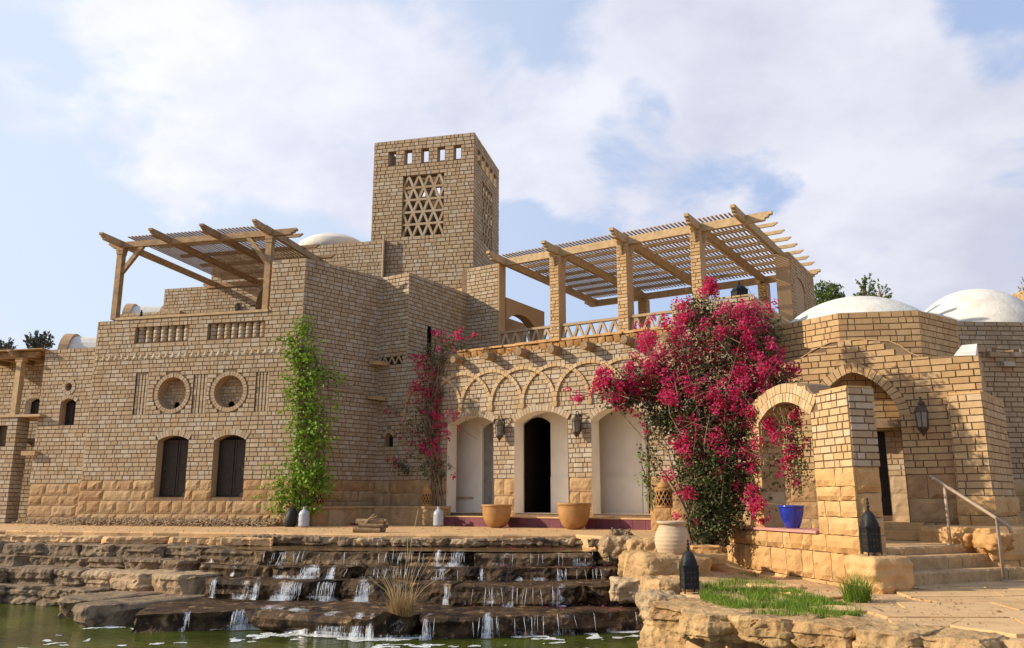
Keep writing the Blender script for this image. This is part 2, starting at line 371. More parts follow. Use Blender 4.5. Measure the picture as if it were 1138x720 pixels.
# ------------------------------------------------------------------ masonry
class Hole:
    def __init__(s, u0, u1, z0, zs, rise=0.0, kind='arch'):
        s.u0, s.u1, s.z0, s.zs, s.rise, s.kind = u0, u1, z0, zs, rise, kind
        s.uc = (u0 + u1) / 2; s.hw = (u1 - u0) / 2
    def g(s, t):
        t = min(max(t, 0), 1)
        return (1 - t ** 1.6667) ** .69 if s.kind == 'point' else sqrt(1 - t) if s.kind == 'seg' else sqrt(1 - t * t)
    def top(s, u):
        x = min(1, abs(u - s.uc) / s.hw)
        if s.kind == 'circle': return s.zs + s.hw * sqrt(1 - x * x)
        if s.rise <= 0: return s.zs
        return s.zs + s.rise * ((1 - x ** 1.45) ** .6 if s.kind == 'point' else 1 - x * x if s.kind == 'seg' else sqrt(1 - x * x))
    def bot(s, u):
        if s.kind == 'circle':
            x = min(1, abs(u - s.uc) / s.hw); return s.zs - s.hw * sqrt(1 - x * x)
        return s.z0
    def cut(s, zl, zh, m=0.0):
        zm = (zl + zh) / 2
        if s.kind == 'circle':
            r = s.hw + m; dz = abs(zm - s.zs)
            if dz >= r: return None
            h = sqrt(r * r - dz * dz); return s.uc - h, s.uc + h
        if zm < s.z0 or zm > s.zs + (s.rise + m if s.rise > 0 else 0): return None
        if zm <= s.zs or s.rise <= 0: return s.u0, s.u1
        h = (s.hw + m) * s.g((zm - s.zs) / (s.rise + m)); return s.uc - h, s.uc + h
    def arc(s, m=0.0, n=16):
        """outline over the top from left to right, at margin m"""
        if s.kind == 'circle':
            return [(s.uc - (s.hw + m) * cos(2 * pi * i / n), s.zs + (s.hw + m) * sin(2 * pi * i / n)) for i in range(n + 1)]
        if s.rise <= 0: return [(s.u0 - m, s.zs), (s.u0 - m, s.zs + m), (s.u1 + m, s.zs + m), (s.u1 + m, s.zs)] if m else [(s.u0, s.zs), (s.u1, s.zs)]
        if s.kind == 'point':
            P = []
            for i in range(n + 1):
                q = -1 + 2 * i / n; t = 1 - abs(q)
                P.append((s.uc + math.copysign(1, q) * (s.hw + m) * s.g(t), s.zs + (s.rise + m) * t))
            return P
        if s.kind == 'seg':
            P = []
            for i in range(n + 1):
                q = -1 + 2 * i / n; nx, nz = 2 * s.rise * q / s.hw, 1.0; l = math.hypot(nx, nz)
                P.append((s.uc + s.hw * q + m * nx / l, s.zs + s.rise * (1 - q * q) + m * nz / l))
            return P
        return [(s.uc - (s.hw + m) * cos(pi * i / n), s.zs + (s.rise + m) * sin(pi * i / n)) for i in range(n + 1)]
    def outline(s, n=16):
        if s.kind == 'circle': return s.arc(0, n * 2)
        return [(s.u0, s.z0)] + s.arc(0, n) + [(s.u1, s.z0), (s.u0, s.z0)]

def topf(top, u):
    if not isinstance(top, (list, tuple)): return top
    if u <= top[0][0]: return top[0][1]
    for (a, za), (b, zb) in zip(top, top[1:]):
        if a <= u <= b: return za + (zb - za) * (u - a) / max(1e-9, b - a)
    return top[-1][1]

def bricks(mb, fr, u0, u1, z0, top, holes=(), ch=.1, v=0.0, prot=.02, e0=0.0, e1=0.0, ring=.0, rnd=R, lens=(.115, .125, .2, .23, .25, .26), joint=.0165, tr=(0, 1)):
    ztop = max(p[1] for p in top) if isinstance(top, (list, tuple)) else top
    n = max(1, round((ztop - z0) / ch)); h = (ztop - z0) / n
    for i in range(n):
        zl = z0 + i * h + joint / 2; zh = zl + h - joint
        segs = [(u0 - e0, u1 + e1)]
        for H in holes:
            c = H.cut(zl, zh, ring)
            if not c: continue
            ns = []
            for a, b in segs:
                if c[1] <= a or c[0] >= b: ns.append((a, b)); continue
                if c[0] > a: ns.append((a, c[0]))
                if c[1] < b: ns.append((c[1], b))
            segs = ns
        for a, b in segs:
            x = a
            first = True
            while x < b - .03:
                L = rnd.choice(lens)
                if first: L *= rnd.choice((.5, .75, 1)); first = False
                if b - (x + L) < .085: L = b - x
                xa, xb = x + joint / 2, x + L - joint / 2
                x += L
                zt = min(topf(top, xa), topf(top, xb))
                zhh = zh
                if zt < zh:
                    if zt - zl < .035: continue
                    zhh = zt
                p = v + prot + rnd.uniform(-.004, .004)
                j = lambda: rnd.uniform(-.0025, .0025)
                k = .003
                mb.hexa([fr.w(xa + k, zl + k + j(), p + j()), fr.w(xb - k + j(), zl + k, p + j()), fr.w(xb, zl, v - .005), fr.w(xa, zl, v - .005),
                         fr.w(xa + k + j(), zhh - k, p + j()), fr.w(xb - k, zhh - k + j(), p + j()), fr.w(xb, zhh, v - .005), fr.w(xa, zhh, v - .005)], tr[0] + (tr[1] - tr[0]) * rnd.random(), skip=(4,))

def plate(mb, fr, u0, u1, z0, top, holes=(), v=0.0, thick=.3, back=True, t=.5):
    """the wall's body behind the bricks, with its openings"""
    us = {u0, u1}
    for H in holes:
        n = 14
        for i in range(n + 1):
            q = H.uc - H.hw * cos(pi * i / n)
            us.add(min(max(q, u0), u1))
    if isinstance(top, (list, tuple)): us |= {p[0] for p in top if u0 < p[0] < u1}
    us = sorted(us)
    for a, b in zip(us, us[1:]):
        if b - a < 1e-5: continue
        m = (a + b) / 2
        spans = []
        for H in holes:
            if H.u0 < m < H.u1: spans.append((H.bot(a), H.bot(b), H.top(a), H.top(b)))
        spans.sort(key=lambda s: s[0] + s[1])
        lo = (z0, z0)
        segs = []
        for (ba, bb, ta, tb) in spans: segs.append((lo[0], lo[1], ba, bb)); lo = (ta, tb)
        ta, tb = topf(top, a + 1e-6), topf(top, b - 1e-6)
        segs.append((lo[0], lo[1], ta, tb))
        for (la, lb, ha, hb) in segs:
            if ha - la < 1e-4 and hb - lb < 1e-4: continue
            mb.quad([fr.w(a, la, v), fr.w(b, lb, v), fr.w(b, hb, v), fr.w(a, ha, v)], t)
            if back: mb.quad([fr.w(b, lb, v - thick), fr.w(a, la, v - thick), fr.w(a, ha, v - thick), fr.w(b, hb, v - thick)], t)
        mb.quad([fr.w(a, ta, v), fr.w(b, tb, v), fr.w(b, tb, v - thick), fr.w(a, ta, v - thick)], t)
    for (uu, sgn) in ((u0, 1), (u1, -1)):
        zt = topf(top, uu)
        q = [fr.w(uu, z0, v), fr.w(uu, zt, v), fr.w(uu, zt, v - thick), fr.w(uu, z0, v - thick)]
        mb.quad(q if sgn > 0 else q[::-1], t)

def reveal(mb, fr, H, v0, v1, t=.5):
    P = H.outline()
    for (a, za), (b, zb) in zip(P, P[1:]):
        mb.quad([fr.w(a, za, v0), fr.w(b, zb, v0), fr.w(b, zb, v1), fr.w(a, za, v1)], t)

def voussoirs(mb, fr, H, ring=.17, w=.085, v=0.0, prot=.032, m0=0.0, rnd=R, depth=.02, tr=(0, 1)):
    P = H.arc(m0, 96)
    # walk the arc at equal arc length
    d = [0]
    for a, b in zip(P, P[1:]): d.append(d[-1] + math.hypot(b[0] - a[0], b[1] - a[1]))
    n = max(4, round(d[-1] / w)); Q = H.arc(m0 + ring, 96)
    def pt(S, x):
        for i in range(len(d) - 1):
            if d[i + 1] >= x:
                f = (x - d[i]) / max(1e-9, d[i + 1] - d[i]); return S[i][0] + (S[i + 1][0] - S[i][0]) * f, S[i][1] + (S[i + 1][1] - S[i][1]) * f
        return S[-1]
    for i in range(n):
        a0 = (i + .06) / n * d[-1]; a1 = (i + .94) / n * d[-1]
        i0, i1, o0, o1 = pt(P, a0), pt(P, a1), pt(Q, a0), pt(Q, a1)
        p = v + prot + rnd.uniform(-.005, .005)
        mb.hexa([fr.w(*i0, p), fr.w(*i1, p), fr.w(*i1, v - depth), fr.w(*i0, v - depth), fr.w(*o0, p), fr.w(*o1, p), fr.w(*o1, v - depth), fr.w(*o0, v - depth)], tr[0] + (tr[1] - tr[0]) * rnd.random())

def stones(mb, fr, u0, u1, z0, z1, holes=(), rows=None, lens=(.22, .3, .4, .5, .66, .8), v=0.0, bulge=.04, e0=0.0, e1=0.0, rnd=R, joint=.014):
    """rock-faced ashlar"""
    if rows is None: rows = max(1, round((z1 - z0) / .27))
    hs = [rnd.uniform(.75, 1.25) for _ in range(rows)]; tot = sum(hs); z = z0
    for hh in hs:
        zl, zh = z + joint / 2, z + hh / tot * (z1 - z0) - joint / 2; z = zh + joint / 2
        segs = [(u0 - e0, u1 + e1)]
        for H in holes:
            c = H.cut(zl, zh, 0)
            if not c: continue
            ns = []
            for a, b in segs:
                if c[1] <= a or c[0] >= b: ns.append((a, b)); continue
                if c[0] > a: ns.append((a, c[0]))
                if c[1] < b: ns.append((c[1], b))
            segs = ns
        for a, b in segs:
            x = a
            while x < b - .04:
                L = rnd.choice(lens) * rnd.uniform(.85, 1.1)
                if b - (x + L) < .2: L = b - x
                stone_block(mb, fr, x + joint / 2, x + L - joint / 2, zl, zh, v, bulge * rnd.uniform(.6, 1.2), rnd)
                x += L

def stone_block(mb, fr, ua, ub, za, zb, v, bulge, rnd):
    nx = max(3, min(8, int((ub - ua) / .08))); nz = max(3, min(6, int((zb - za) / .07)))
    sx, sz = rnd.uniform(0, 50), rnd.uniform(0, 50)
    V = []; F = []
    for iz in range(nz + 1):
        for ix in range(nx + 1):
            fx, fz = ix / nx, iz / nz
            e = min(min(fx, 1 - fx) * (ub - ua), min(fz, 1 - fz) * (zb - za))
            edge = ix in (0, nx) or iz in (0, nz)
            du = rnd.uniform(-.008, .008); dz = rnd.uniform(-.008, .008)
            nn = noise.noise(Vector((fx * (ub - ua) * 7 + sx, fz * (zb - za) * 7 + sz, 3)))
            d = v + (.004 if edge else bulge * (min(1, e / .05) * .75 + .45 * nn) + rnd.uniform(-.006, .006))
            V.append(fr.w(ua + fx * (ub - ua) + du, za + fz * (zb - za) + dz, d))
    for iz in range(nz):
        for ix in range(nx):
            i = iz * (nx + 1) + ix; F.append((i, i + 1, i + nx + 2, i + nx + 1))
    # rim back to the wall
    loop = [ix for ix in range(nx + 1)] + [iz * (nx + 1) + nx for iz in range(1, nz + 1)] + [nz * (nx + 1) + ix for ix in range(nx - 1, -1, -1)] + [iz * (nx + 1) for iz in range(nz - 1, 0, -1)]
    base = len(V); back = fr.n * -.03
    for i in loop: V.append(V[i] + back - fr.n * .0)
    m = len(loop)
    for k in range(m):
        F.append((loop[(k + 1) % m], loop[k], base + k, base + (k + 1) % m))
    mb.mesh(V, F, rnd.random())

def fill(mb, fr, H, v, inset=0.0, t=.5, thick=.04):
    """a leaf shaped like the opening"""
    G = Hole(H.u0 + inset, H.u1 - inset, H.z0 + inset, H.zs - (inset if H.rise <= 0 else 0), max(0, H.rise - inset) if H.rise > 0 else 0, H.kind)
    plate(mb, fr, G.u0, G.u1, G.z0, [(G.uc - G.hw * cos(pi * i / 12), G.top(G.uc - G.hw * cos(pi * i / 12))) for i in range(13)], (), v, thick, True, t)

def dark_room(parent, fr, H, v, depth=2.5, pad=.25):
    """five closed sides painted near-black for the darkness behind an opening"""
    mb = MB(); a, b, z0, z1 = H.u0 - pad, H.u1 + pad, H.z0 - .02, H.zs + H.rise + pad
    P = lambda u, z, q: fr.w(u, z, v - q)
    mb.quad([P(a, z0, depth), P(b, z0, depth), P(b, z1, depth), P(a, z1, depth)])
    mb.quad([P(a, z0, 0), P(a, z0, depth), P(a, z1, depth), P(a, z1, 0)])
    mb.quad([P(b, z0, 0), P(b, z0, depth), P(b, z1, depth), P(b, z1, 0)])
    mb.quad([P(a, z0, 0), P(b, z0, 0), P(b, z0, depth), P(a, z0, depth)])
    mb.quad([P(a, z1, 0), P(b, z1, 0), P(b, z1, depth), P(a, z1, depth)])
    return mb.build('blackened_room', BLACK, parent)  # room darkness comes from this near-black colour

def shutter_window(parent, fr, H, v):
    """frame with two closed leaves, set back in its opening"""
    m = MB(); w = .05
    fr_o = Hole(H.u0, H.u1, H.z0, H.zs, H.rise, H.kind)
    inner = Hole(H.u0 + w, H.u1 - w, H.z0 + w, H.zs, max(.01, H.rise - w), H.kind)
    plate(m, fr, H.u0, H.u1, H.z0, [(H.uc - H.hw * cos(pi * i / 12), H.top(H.uc - H.hw * cos(pi * i / 12))) for i in range(13)], (inner,), v, .06)
    win = m.build('window', DARKWOOD, parent)
    for sgn in (-1, 1):
        s = MB(); a, b = (inner.u0, inner.uc - .012) if sgn < 0 else (inner.uc + .012, inner.u1)
        zt = inner.zs + inner.rise * .25
        s.fbox(fr, a, b, inner.z0, zt, v - .05, v - .025)
        for (p, q) in ((a, a + .045), (b - .045, b)): s.fbox(fr, p, q, inner.z0, zt, v - .025, v - .008)
        for zz in (inner.z0, inner.z0 + (zt - inner.z0) * .45, zt - .05): s.fbox(fr, a + .045, b - .045, zz, zz + .05, v - .025, v - .01)
        s.build('shutter', SHUT, win)
    b = MB(); fill(b, fr, H, v - .075, .002, .5, .02); b.build('shade_backing', BLACK, win)  # near-black sheet paints the dark behind the leaves
    return win
SHUT = mat('shutter_panel', [(.040, .029, .020)], rough=.6, nscale=10, namp=.25, bump=.2)
# ------------------------------------------------------------------ plan of the buildings
dB, cB = Vector((.847, -.531)).normalized(), Vector((.531, .847)).normalized()
dA = Vector((.9726, -.2324)).normalized(); cA = Vector((.2324, .9726)).normalized()
def meet(o, d, pxh):
    """distance along the plan ray o + d*s to the column pxh (on the horizon)"""
    r = pix_dir(pxh, HPX); k = r.x / r.y
    return (k * o[1] - o[0]) / (d[0] - k * d[1])
Q = at(608, HPX, 20.0)
s0 = meet(Q, -dB, 416); P0 = Vector((Q.x, Q.y)) - dB * s0
B = Frame(P0, dB)
d1 = Vector((.677, .736)).normalized()
L1 = meet(P0, -d1, 325); A0 = P0 - d1 * L1
A = Frame(A0, dA); R1 = Frame(A0, d1)

def hole_px(fr, x0, x1, ysp, ycr, yb, kind='seg', v=0.0):
    xm = (x0 + x1) / 2
    u0, _ = fr.on(x0, (ysp + yb) / 2, v); u1, _ = fr.on(x1, (ysp + yb) / 2, v)
    zs, zc, zb = fr.z(xm, ysp, v), fr.z(xm, ycr, v), fr.z(xm, yb, v)
    return Hole(u0, u1, zb, zs, max(0, zc - zs), kind)

# ================================================================== corner house (left block)
uAL = A.u(hx(110, 357)); zP = A.z(205, 352); zH = A.z(320, 288); uH = A.on(301, 325)[0]
zS = A.z(200, 533); zA0 = .05
corner = thing('corner_house', tuple(A.w(uAL / 2, 0, -1)), 'pale brick house block with round niches, two shuttered windows and a balustraded roof terrace', 'house')
AW = [hole_px(A, 173.5, 207.5, 489, 484, 552), hole_px(A, 236.5, 271.5, 489, 483, 552)]
def circ(fr, px, py, rpx):
    u, z = fr.on(px, py); r = abs(fr.on(px + rpx, py)[0] - u); return Hole(u - r, u + r, z - r, z, 0, 'circle')
AC = [circ(A, 191.5, 437, 15.8), circ(A, 254.5, 435, 16.2)]
AB = [Hole(A.on(151, 370)[0], A.on(210, 370)[0], A.z(180, 379.5), A.z(180, 361), 0, 'flat'), Hole(A.on(231.5, 366)[0], A.on(294.5, 366)[0], A.z(263, 375.5), A.z(263, 358), 0, 'flat')]
AF = [Hole(A.on(a, 437)[0], A.on(b, 437)[0], A.z((a + b) / 2, y1), A.z((a + b) / 2, y0), 0, 'flat') for a, b, y0, y1 in ((150, 163.5, 416, 461), (214.5, 229.5, 414, 459), (284, 299, 412, 457))]
topA = [(uAL, zP), (uH, zP), (uH + .001, zH), (0, zH)]
m = MB(); plate(m, A, uAL, 0, zA0 - .3, topA, AW + AC + AB + AF, 0, .38)
zRt = R1.z(419, 307)
plate(m, R1, 0, L1, zA0 - .3, [(0, zH), (L1, zRt)], (), 0, .35)
m.build('wall_core', MORTAR, corner)
m = MB(); bricks(m, A, uAL, 0, zS, zP, AW + AC + AB + AF, .116, e0=.02, e1=.02, ring=.15); bricks(m, A, uH, 0, zP, zH, (), .116, e1=.02)
for H in AC: voussoirs(m, A, H, .11, .075, prot=.024, tr=(0, .7))
for H in AW: voussoirs(m, A, H, .16, .09, prot=.028, tr=(.1, .9))
bricks(m, R1, 0, L1, zS, [(0, zH), (L1, zRt)], (), .116, e0=.02)
m.build('brick_wall', BRICK, corner)
for H in AC + AB + AW:
    m = MB(); reveal(m, A, H, .012, -.3 if H in AW else -.34); m.build('opening_reveal', BRICK, corner)
m = MB(); stones(m, A, uAL, 0, zA0 - .15, zS, AW, 4, e0=.05, e1=.03); m.build('stone_base', STONE, corner); m = MB(); stones(m, R1, 0, L1, zA0 - .1, zS, (), 4, e0=.03); m.build('stone_base', STONE, corner)
for H in AW: shutter_window(corner, A, H, -.22)
for H, (sx, sy) in zip(AC, ((197, 451), (257.5, 450.5))):
    nb = A.back(.30); u, z = nb.on(sx, sy); G = Hole(u - .1, u + .1, z - .11, z + .02, .09)
    m = MB(); plate(m, nb, H.u0 - .05, H.u1 + .05, H.z0 - .05, H.zs + H.hw + .05, (G,), 0, .03); bricks(m, nb, H.u0 - .04, H.u1 + .04, H.z0 - .05, H.zs + H.hw + .04, (G,), .098, ring=.1); voussoirs(m, nb, G, .1, .07)
    n_ = m.build('round_niche', BRICK, corner)
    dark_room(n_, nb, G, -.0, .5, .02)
for H in AB:
    k = 7 if H is AB[0] else 8; st = (H.u1 - H.u0) / k
    for i in range(k):
        b = MB(); c = A.w(H.u0 + (i + .5) * st, H.z0, -.12); hgt = H.zs - H.z0
        nseg = 4
        for j in range(nseg): b.lathe(c + Vector((0, 0, hgt * j / nseg)), [(.085, .006), (.095, .02), (.095, hgt / nseg - .02), (.085, hgt / nseg - .006)], 10, R.random())
        b.build('baluster', BRICK, corner, True)
for H in AF:
    m = MB(); k = 4; st = (H.u1 - H.u0) / k
    for i in range(k):
        z = H.z0
        while z < H.zs - .02:
            zz = min(H.zs, z + .16); m.fbox(A, H.u0 + i * st + .018, H.u0 + (i + 1) * st - .018, z + .004, zz - .004, -.1, -.004 + R.uniform(-.006, .006), .3 + .6 * R.random()); z = zz
    m.fbox(A, H.u0, H.u1, H.z0, H.zs, -.14, -.075, .3)
    m.build('fluted_panel', BRICK, corner)
m = MB(); zf = A.z(215, 393); n = int(-uAL / .2)
for i in range(n):
    u = uAL + .1 + i * (-uAL - .1) / n
    m.mesh([A.w(u - .085, zf - .07, .02), A.w(u + .085, zf - .07, .02), A.w(u + .02, zf + .07, .02), A.w(u - .02, zf + .07, .02), A.w(u, zf - .065, .045), A.w(u, zf + .07, .024)], [(0, 4, 5, 3), (4, 1, 2, 5), (0, 1, 4), (3, 5, 2)], R.random())
m.build('dogtooth_frieze', BRICK, corner)
m = MB(); m.fbox(A, A.on(130, 352)[0], uH - .03, zP + .003, zP + .07, -.40, .05)
m.build('coping', WOODL, corner)
m = MB(); q = [A.w(uAL, 0, -.3), A.w(0, 0, -.3), R1.w(L1, 0, -.3), A.w(uAL, 0, -7)]
m.prism([Vector((p.x, p.y, zP - .95)) for p in (A.w(uAL + .1, 0, -.3), A.w(uH, 0, -.3), A.w(uH, 0, -5), A.w(uAL + .1, 0, -5))], (0, 0, .2))
qa = A.w(uH, 0, -.3); qb = A.w(-.1, 0, -.3); qc = R1.w(L1 - .1, 0, -.3); qd = A.w(uH, 0, -5)
m.prism([Vector((p.x, p.y, zRt - .5)) for p in (qa, qb, qc, qd)], (0, 0, .2))
side = Frame(A.w(uAL, 0, -5.2).xy, -Vector(cA))
plate(m, side, 0, 5.0, -.2, zP, (), 0, .3); ins = Frame(A.w(uH, 0, 0).xy, Vector(cA)); plate(m, Frame(A.w(uH, 0, -5).xy, -Vector(cA)), 0, 4.9, zP - 1, zH, (), 0, .25)
m.build('roof', MORTAR, corner)
m = MB(); bricks(m, side, 0, 5.2, 0, zP, (), .098); bricks(m, Frame(A.w(uH, 0, -5).xy, -Vector(cA)), 0, 5, zP - .9, zH, (), .098)
m.build('side_wall', BRICK, corner)
# corbelled recess on the shaded side
m = MB(); ua, za = R1.on(383, 425); ub, zb = R1.on(402, 437)
for i in range(5):
    f = i / 5; m.fbox(R1, R1.on(381, 430)[0] - .5 + .0, ua + (ub - ua) * (f + .2), za - (za - zb) * f - .05, za - (za - zb) * f + .03, 0, .05, .3 + .4 * R.random())
m.build('brick_corbel', BRICK, corner)

# ================================================================== upper room behind the left terrace
post1 = A.w(A.on(131, 350)[0], 0, -.2)
S_A = meet(post1, cA, hx(247, 315)); UR = A.back(S_A + .2)
uroom = thing('upper_room', tuple(UR.w(UR.u(hx(240, 340)), zP - .9, -1)), 'set back brick room with an arched doorway behind the left roof terrace', 'house')
zU = UR.z(240, 317.5); u0, u1 = UR.u(hx(183, 330)), UR.u(hx(325, 330))
UH = hole_px(UR, 284, 322, 338, 314, 362, 'arch')
m = MB(); plate(m, UR, u0, u1, zP - 1, zU, (UH,), 0, .35); plate(m, UR.back(2.6), u0, u1, zP - 1, zU, (), 0, .3); m.build('wall_core', MORTAR, uroom)
m = MB(); bricks(m, UR, u0, u1, zP - 1, zU, (UH,), .116, e0=.02, ring=.2); voussoirs(m, UR, UH, .2, .09); m.build('brick_wall', BRICK, uroom)
m = MB(); reveal(m, UR, UH, 0, -.35); m.build('door_reveal', BRICK, uroom)
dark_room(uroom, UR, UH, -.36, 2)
m = MB(); m.fbox(UR, u0, u1, zU - .16, zU - .02, -2.6, -.35); m.fbox(UR, u0, u0 + .3, zP - 1, zU - .16, -2.6, -.35); m.build('roof', MORTAR, uroom)
# ================================================================== tower
Tc = at(hx(527, 146), HPX, 25.5); sT = meet(Tc, -dA, hx(417, 156))
TF = Frame((Tc.x - dA.x * sT, Tc.y - dA.y * sT), dA); LT = sT
TR = Frame((Tc.x, Tc.y), cA); LR = meet(Tc, cA, hx(554, 187))
zT = TF.z(527, 147); zTb = 2.5
tower = thing('lattice_tower', tuple(TF.w(LT / 2, zTb, -LR / 2)), 'tall square brick tower pierced by star lattices and a row of small openings', 'tower')
def flat_px(fr, x0, x1, y0, y1):
    xm, ym = (x0 + x1) / 2, (y0 + y1) / 2
    return Hole(fr.on(x0, ym)[0], fr.on(x1, ym)[0], fr.z(xm, y1), fr.z(xm, y0), 0, 'flat')
TH = [flat_px(TF, a, a + 8, y, y + 15.5) for a, y in ((432, 168), (450, 166.5), (468.5, 165), (486.5, 163), (504.5, 161))]
zl, zh = min(h.z0 for h in TH) , max(h.zs for h in TH)
zl = sum(h.z0 for h in TH) / 5; zh = sum(h.zs for h in TH) / 5
for h in TH: h.z0, h.zs = zl, zh
TL = flat_px(TF, 447.5, 493, 194, 262)
RH = [Hole(LR * (f - .055), LR * (f + .055), zl, zh, 0, 'flat') for f in (.17, .335, .5, .665, .83)]
RL = Hole(LR * .29, LR * .71, TL.z0, TL.zs, 0, 'flat')
TBk = Frame(TR.w(LR, 0, 0).xy, -dA); TLs = Frame(TF.w(0, 0, -LR).xy, -cA)
mir = lambda Hs, L: [Hole(L - h.u1, L - h.u0, h.z0, h.zs, 0, 'flat') for h in Hs]
m = MB()
for fr, L, Hs in ((TF, LT, TH + [TL]), (TR, LR, RH + [RL]), (TBk, LT, mir(TH, LT)), (TLs, LR, mir(RH, LR))): plate(m, fr, 0, L, zTb, zT, Hs, 0, .26)
m.build('wall_core', MORTAR, tower)
m = MB()
for fr, L, Hs in ((TF, LT, TH + [TL]), (TR, LR, RH + [RL]), (TBk, LT, mir(TH, LT)), (TLs, LR, mir(RH, LR))): bricks(m, fr, 0, L, zTb, zT, Hs, .135, e0=.018, e1=.018, joint=.02, lens=(.14, .15, .24, .27, .3))
m.build('brick_wall', BRICK, tower)
m = MB()
for fr, Hs in ((TF, TH + [TL]), (TR, RH + [RL]), (TBk, mir(TH, LT)), (TLs, mir(RH, LR))):
    for h in Hs: m = MB(); reveal(m, fr, h, .015, -.255); m.build('opening_reveal', BRICK, tower)
def bar2(mb, fr, p, q, w, v0, v1, t=.5):
    dx, dz = q[0] - p[0], q[1] - p[1]; l = math.hypot(dx, dz); nx, nz = -dz / l * w / 2, dx / l * w / 2
    P = [(p[0] + nx, p[1] + nz), (p[0] - nx, p[1] - nz), (q[0] - nx, q[1] - nz), (q[0] + nx, q[1] + nz)]
    mb.hexa([fr.w(*P[0], v1), fr.w(*P[1], v1), fr.w(*P[1], v0), fr.w(*P[0], v0), fr.w(*P[3], v1), fr.w(*P[2], v1), fr.w(*P[2], v0), fr.w(*P[3], v0)], t)
def star_lattice(fr, H, cols, rows, w=.075):
    m = MB(); cw = (H.u1 - H.u0) / cols; rh = (H.zs - H.z0) / rows
    e = .0
    for r in range(rows + 1):
        z = H.z0 + r * rh
        if r in (0, rows): continue
        bar2(m, fr, (H.u0, z), (H.u1, z), w, -.14, -.012, R.random())
    for r in range(rows):
        z0, z1 = H.z0 + r * rh, H.z0 + (r + 1) * rh
        for c in range(-1, cols + 1):
            for sg in (1, -1):
                ua = H.u0 + (c + .5 + (.5 if r % 2 else 0)) * cw; ub = ua + sg * cw / 2
                # clip to the opening
                if max(ua, ub) <= H.u0 + 1e-6 or min(ua, ub) >= H.u1 - 1e-6: continue
                za, zb = z1, z0
                p, q = (ua, za), (ub, zb)
                def clip(p, q, lim, keep):
                    (a, b), (c2, d2) = p, q
                    if keep(a) and keep(c2): return p, q
                    f = (lim - a) / (c2 - a); X = (lim, b + (d2 - b) * f)
                    return (X, q) if keep(c2) else (p, X)
                p, q = clip(p, q, H.u0, lambda x: x >= H.u0 - 1e-6); p, q = clip(p, q, H.u1, lambda x: x <= H.u1 + 1e-6)
                bar2(m, fr, p, q, w, -.135 - .004 * sg, -.017 + .004 * sg, R.random())
    return m.build('star_lattice', BRICK, tower)
star_lattice(TF, TL, 4, 5); star_lattice(TR, RL, 4, 5, .065)

# ================================================================== high wall behind, with its dome
Hh = TF.back(-.14); zHh = Hh.z(380, 270.5); uh0, uh1 = Hh.u(hx(236, 300)), Hh.u(hx(428, 270))
rear = thing('rear_wall', tuple(Hh.w((uh0 + uh1) / 2, 3, -.2)), 'plain high brick wall between the left pergola and the tower', 'wall')
m = MB(); plate(m, Hh, uh0, uh1, 2.5, zHh, (), 0, .13); m.build('wall_core', MORTAR, rear)
m = MB(); bricks(m, Hh, uh0, uh1, 2.5, zHh, (), .125, e0=.02); m.build('brick_face', BRICK, rear)
m = MB(); a = Hh.w(uh1 - .03, 0, .06); m.tube([Vector((a.x, a.y, 4)), Vector((a.x, a.y, Hh.z(428, 262)))], .035, 8)
tag(m.build('drain_pipe', STEEL), 'thin upright drain pipe at the left edge of the tower', 'pipe')
def cap_dome(name, c, r, h, mat_, label, cat, n=48):
    m = MB(); RR = (r * r + h * h) / (2 * h); prof = []
    for i in range(17):
        a = math.asin(min(1, r / RR)) * (1 - i / 16); prof.append((RR * sin(a) if i < 16 else 0.0, h - RR + RR * cos(a)))
    prof = [(r * 1.0, -.4)] + prof
    m.lathe(c, prof, n); o = m.build(name, mat_, None, True); return tag(o, label, cat)
c = at(hx(371, 268), HPX, 29.0); zt = at(371, 262, 29).z; zb_ = at(371, 274, 29).z
cap_dome('plaster_dome', (c.x, c.y, zb_), 1.25, zt - zb_, DOMEW, 'low cream dome peeping over the high wall left of the tower', 'dome')

# ================================================================== arcade house
zc = B.z(640, 377.5); z2 = B.z(440, 305.5); u2 = B.u(hx(455, 302)); uE = B.u(hx(838, 334)); uP = B.on(748, 350)[0]; zP3 = B.z(795, 334)
zB = B.z(604, 531)
arc = thing('arcade_house', tuple(B.w(5, 0, -1)), 'brick house front with three white arches, interlaced relief arches and log ends', 'house')
s_r = meet(B.w(B.on(572.5, 520)[0], 0, 0), cB, hx(581.5, 520))
zfl = B.z(608, 570.5)
AR = [hole_px(B, 497.5, 548.5, 470.5, 462.5, 571), hole_px(B, 572.5, 632, 467.5, 456.5, 571), hole_px(B, 658.5, 722, 464, 451, 571)]
for h in AR: h.z0 = zfl
sw = hole_px(B, 427.5, 437, 486, 481, 498)
topB = [(0, z2), (u2, z2), (u2 + .001, zc), (uP, zc), (uP + .001, zP3), (uE, zP3)]
m = MB(); plate(m, B, 0, uE, -.7, topB, AR + [sw], 0, min(.3, s_r - .01)); m.build('wall_core', MORTAR, arc)
m = MB(); bricks(m, B, 0, uE, zB, zc, AR + [sw], .112, ring=.15, e1=.02, joint=.015, tr=(.25, 1)); bricks(m, B, 0, u2, zc, z2, (), .114, e1=.02, tr=(.15, 1)); bricks(m, B, uP, uE, zc, zP3, (), .112, e0=.02, e1=.02, tr=(.25, 1))
for h in AR: voussoirs(m, B, h, .16, .085, tr=(.3, 1))
voussoirs(m, B, sw, .1, .07)
m.build('brick_wall', BRICK, arc)
bnd = [0] + [x for h in AR for x in (h.u0, h.u1)] + [B.u(735)]
for i in range(0, 8, 2): m = MB(); stones(m, B, bnd[i], bnd[i + 1], 0, zB, (), 3); m.build('stone_base', STONE, arc)
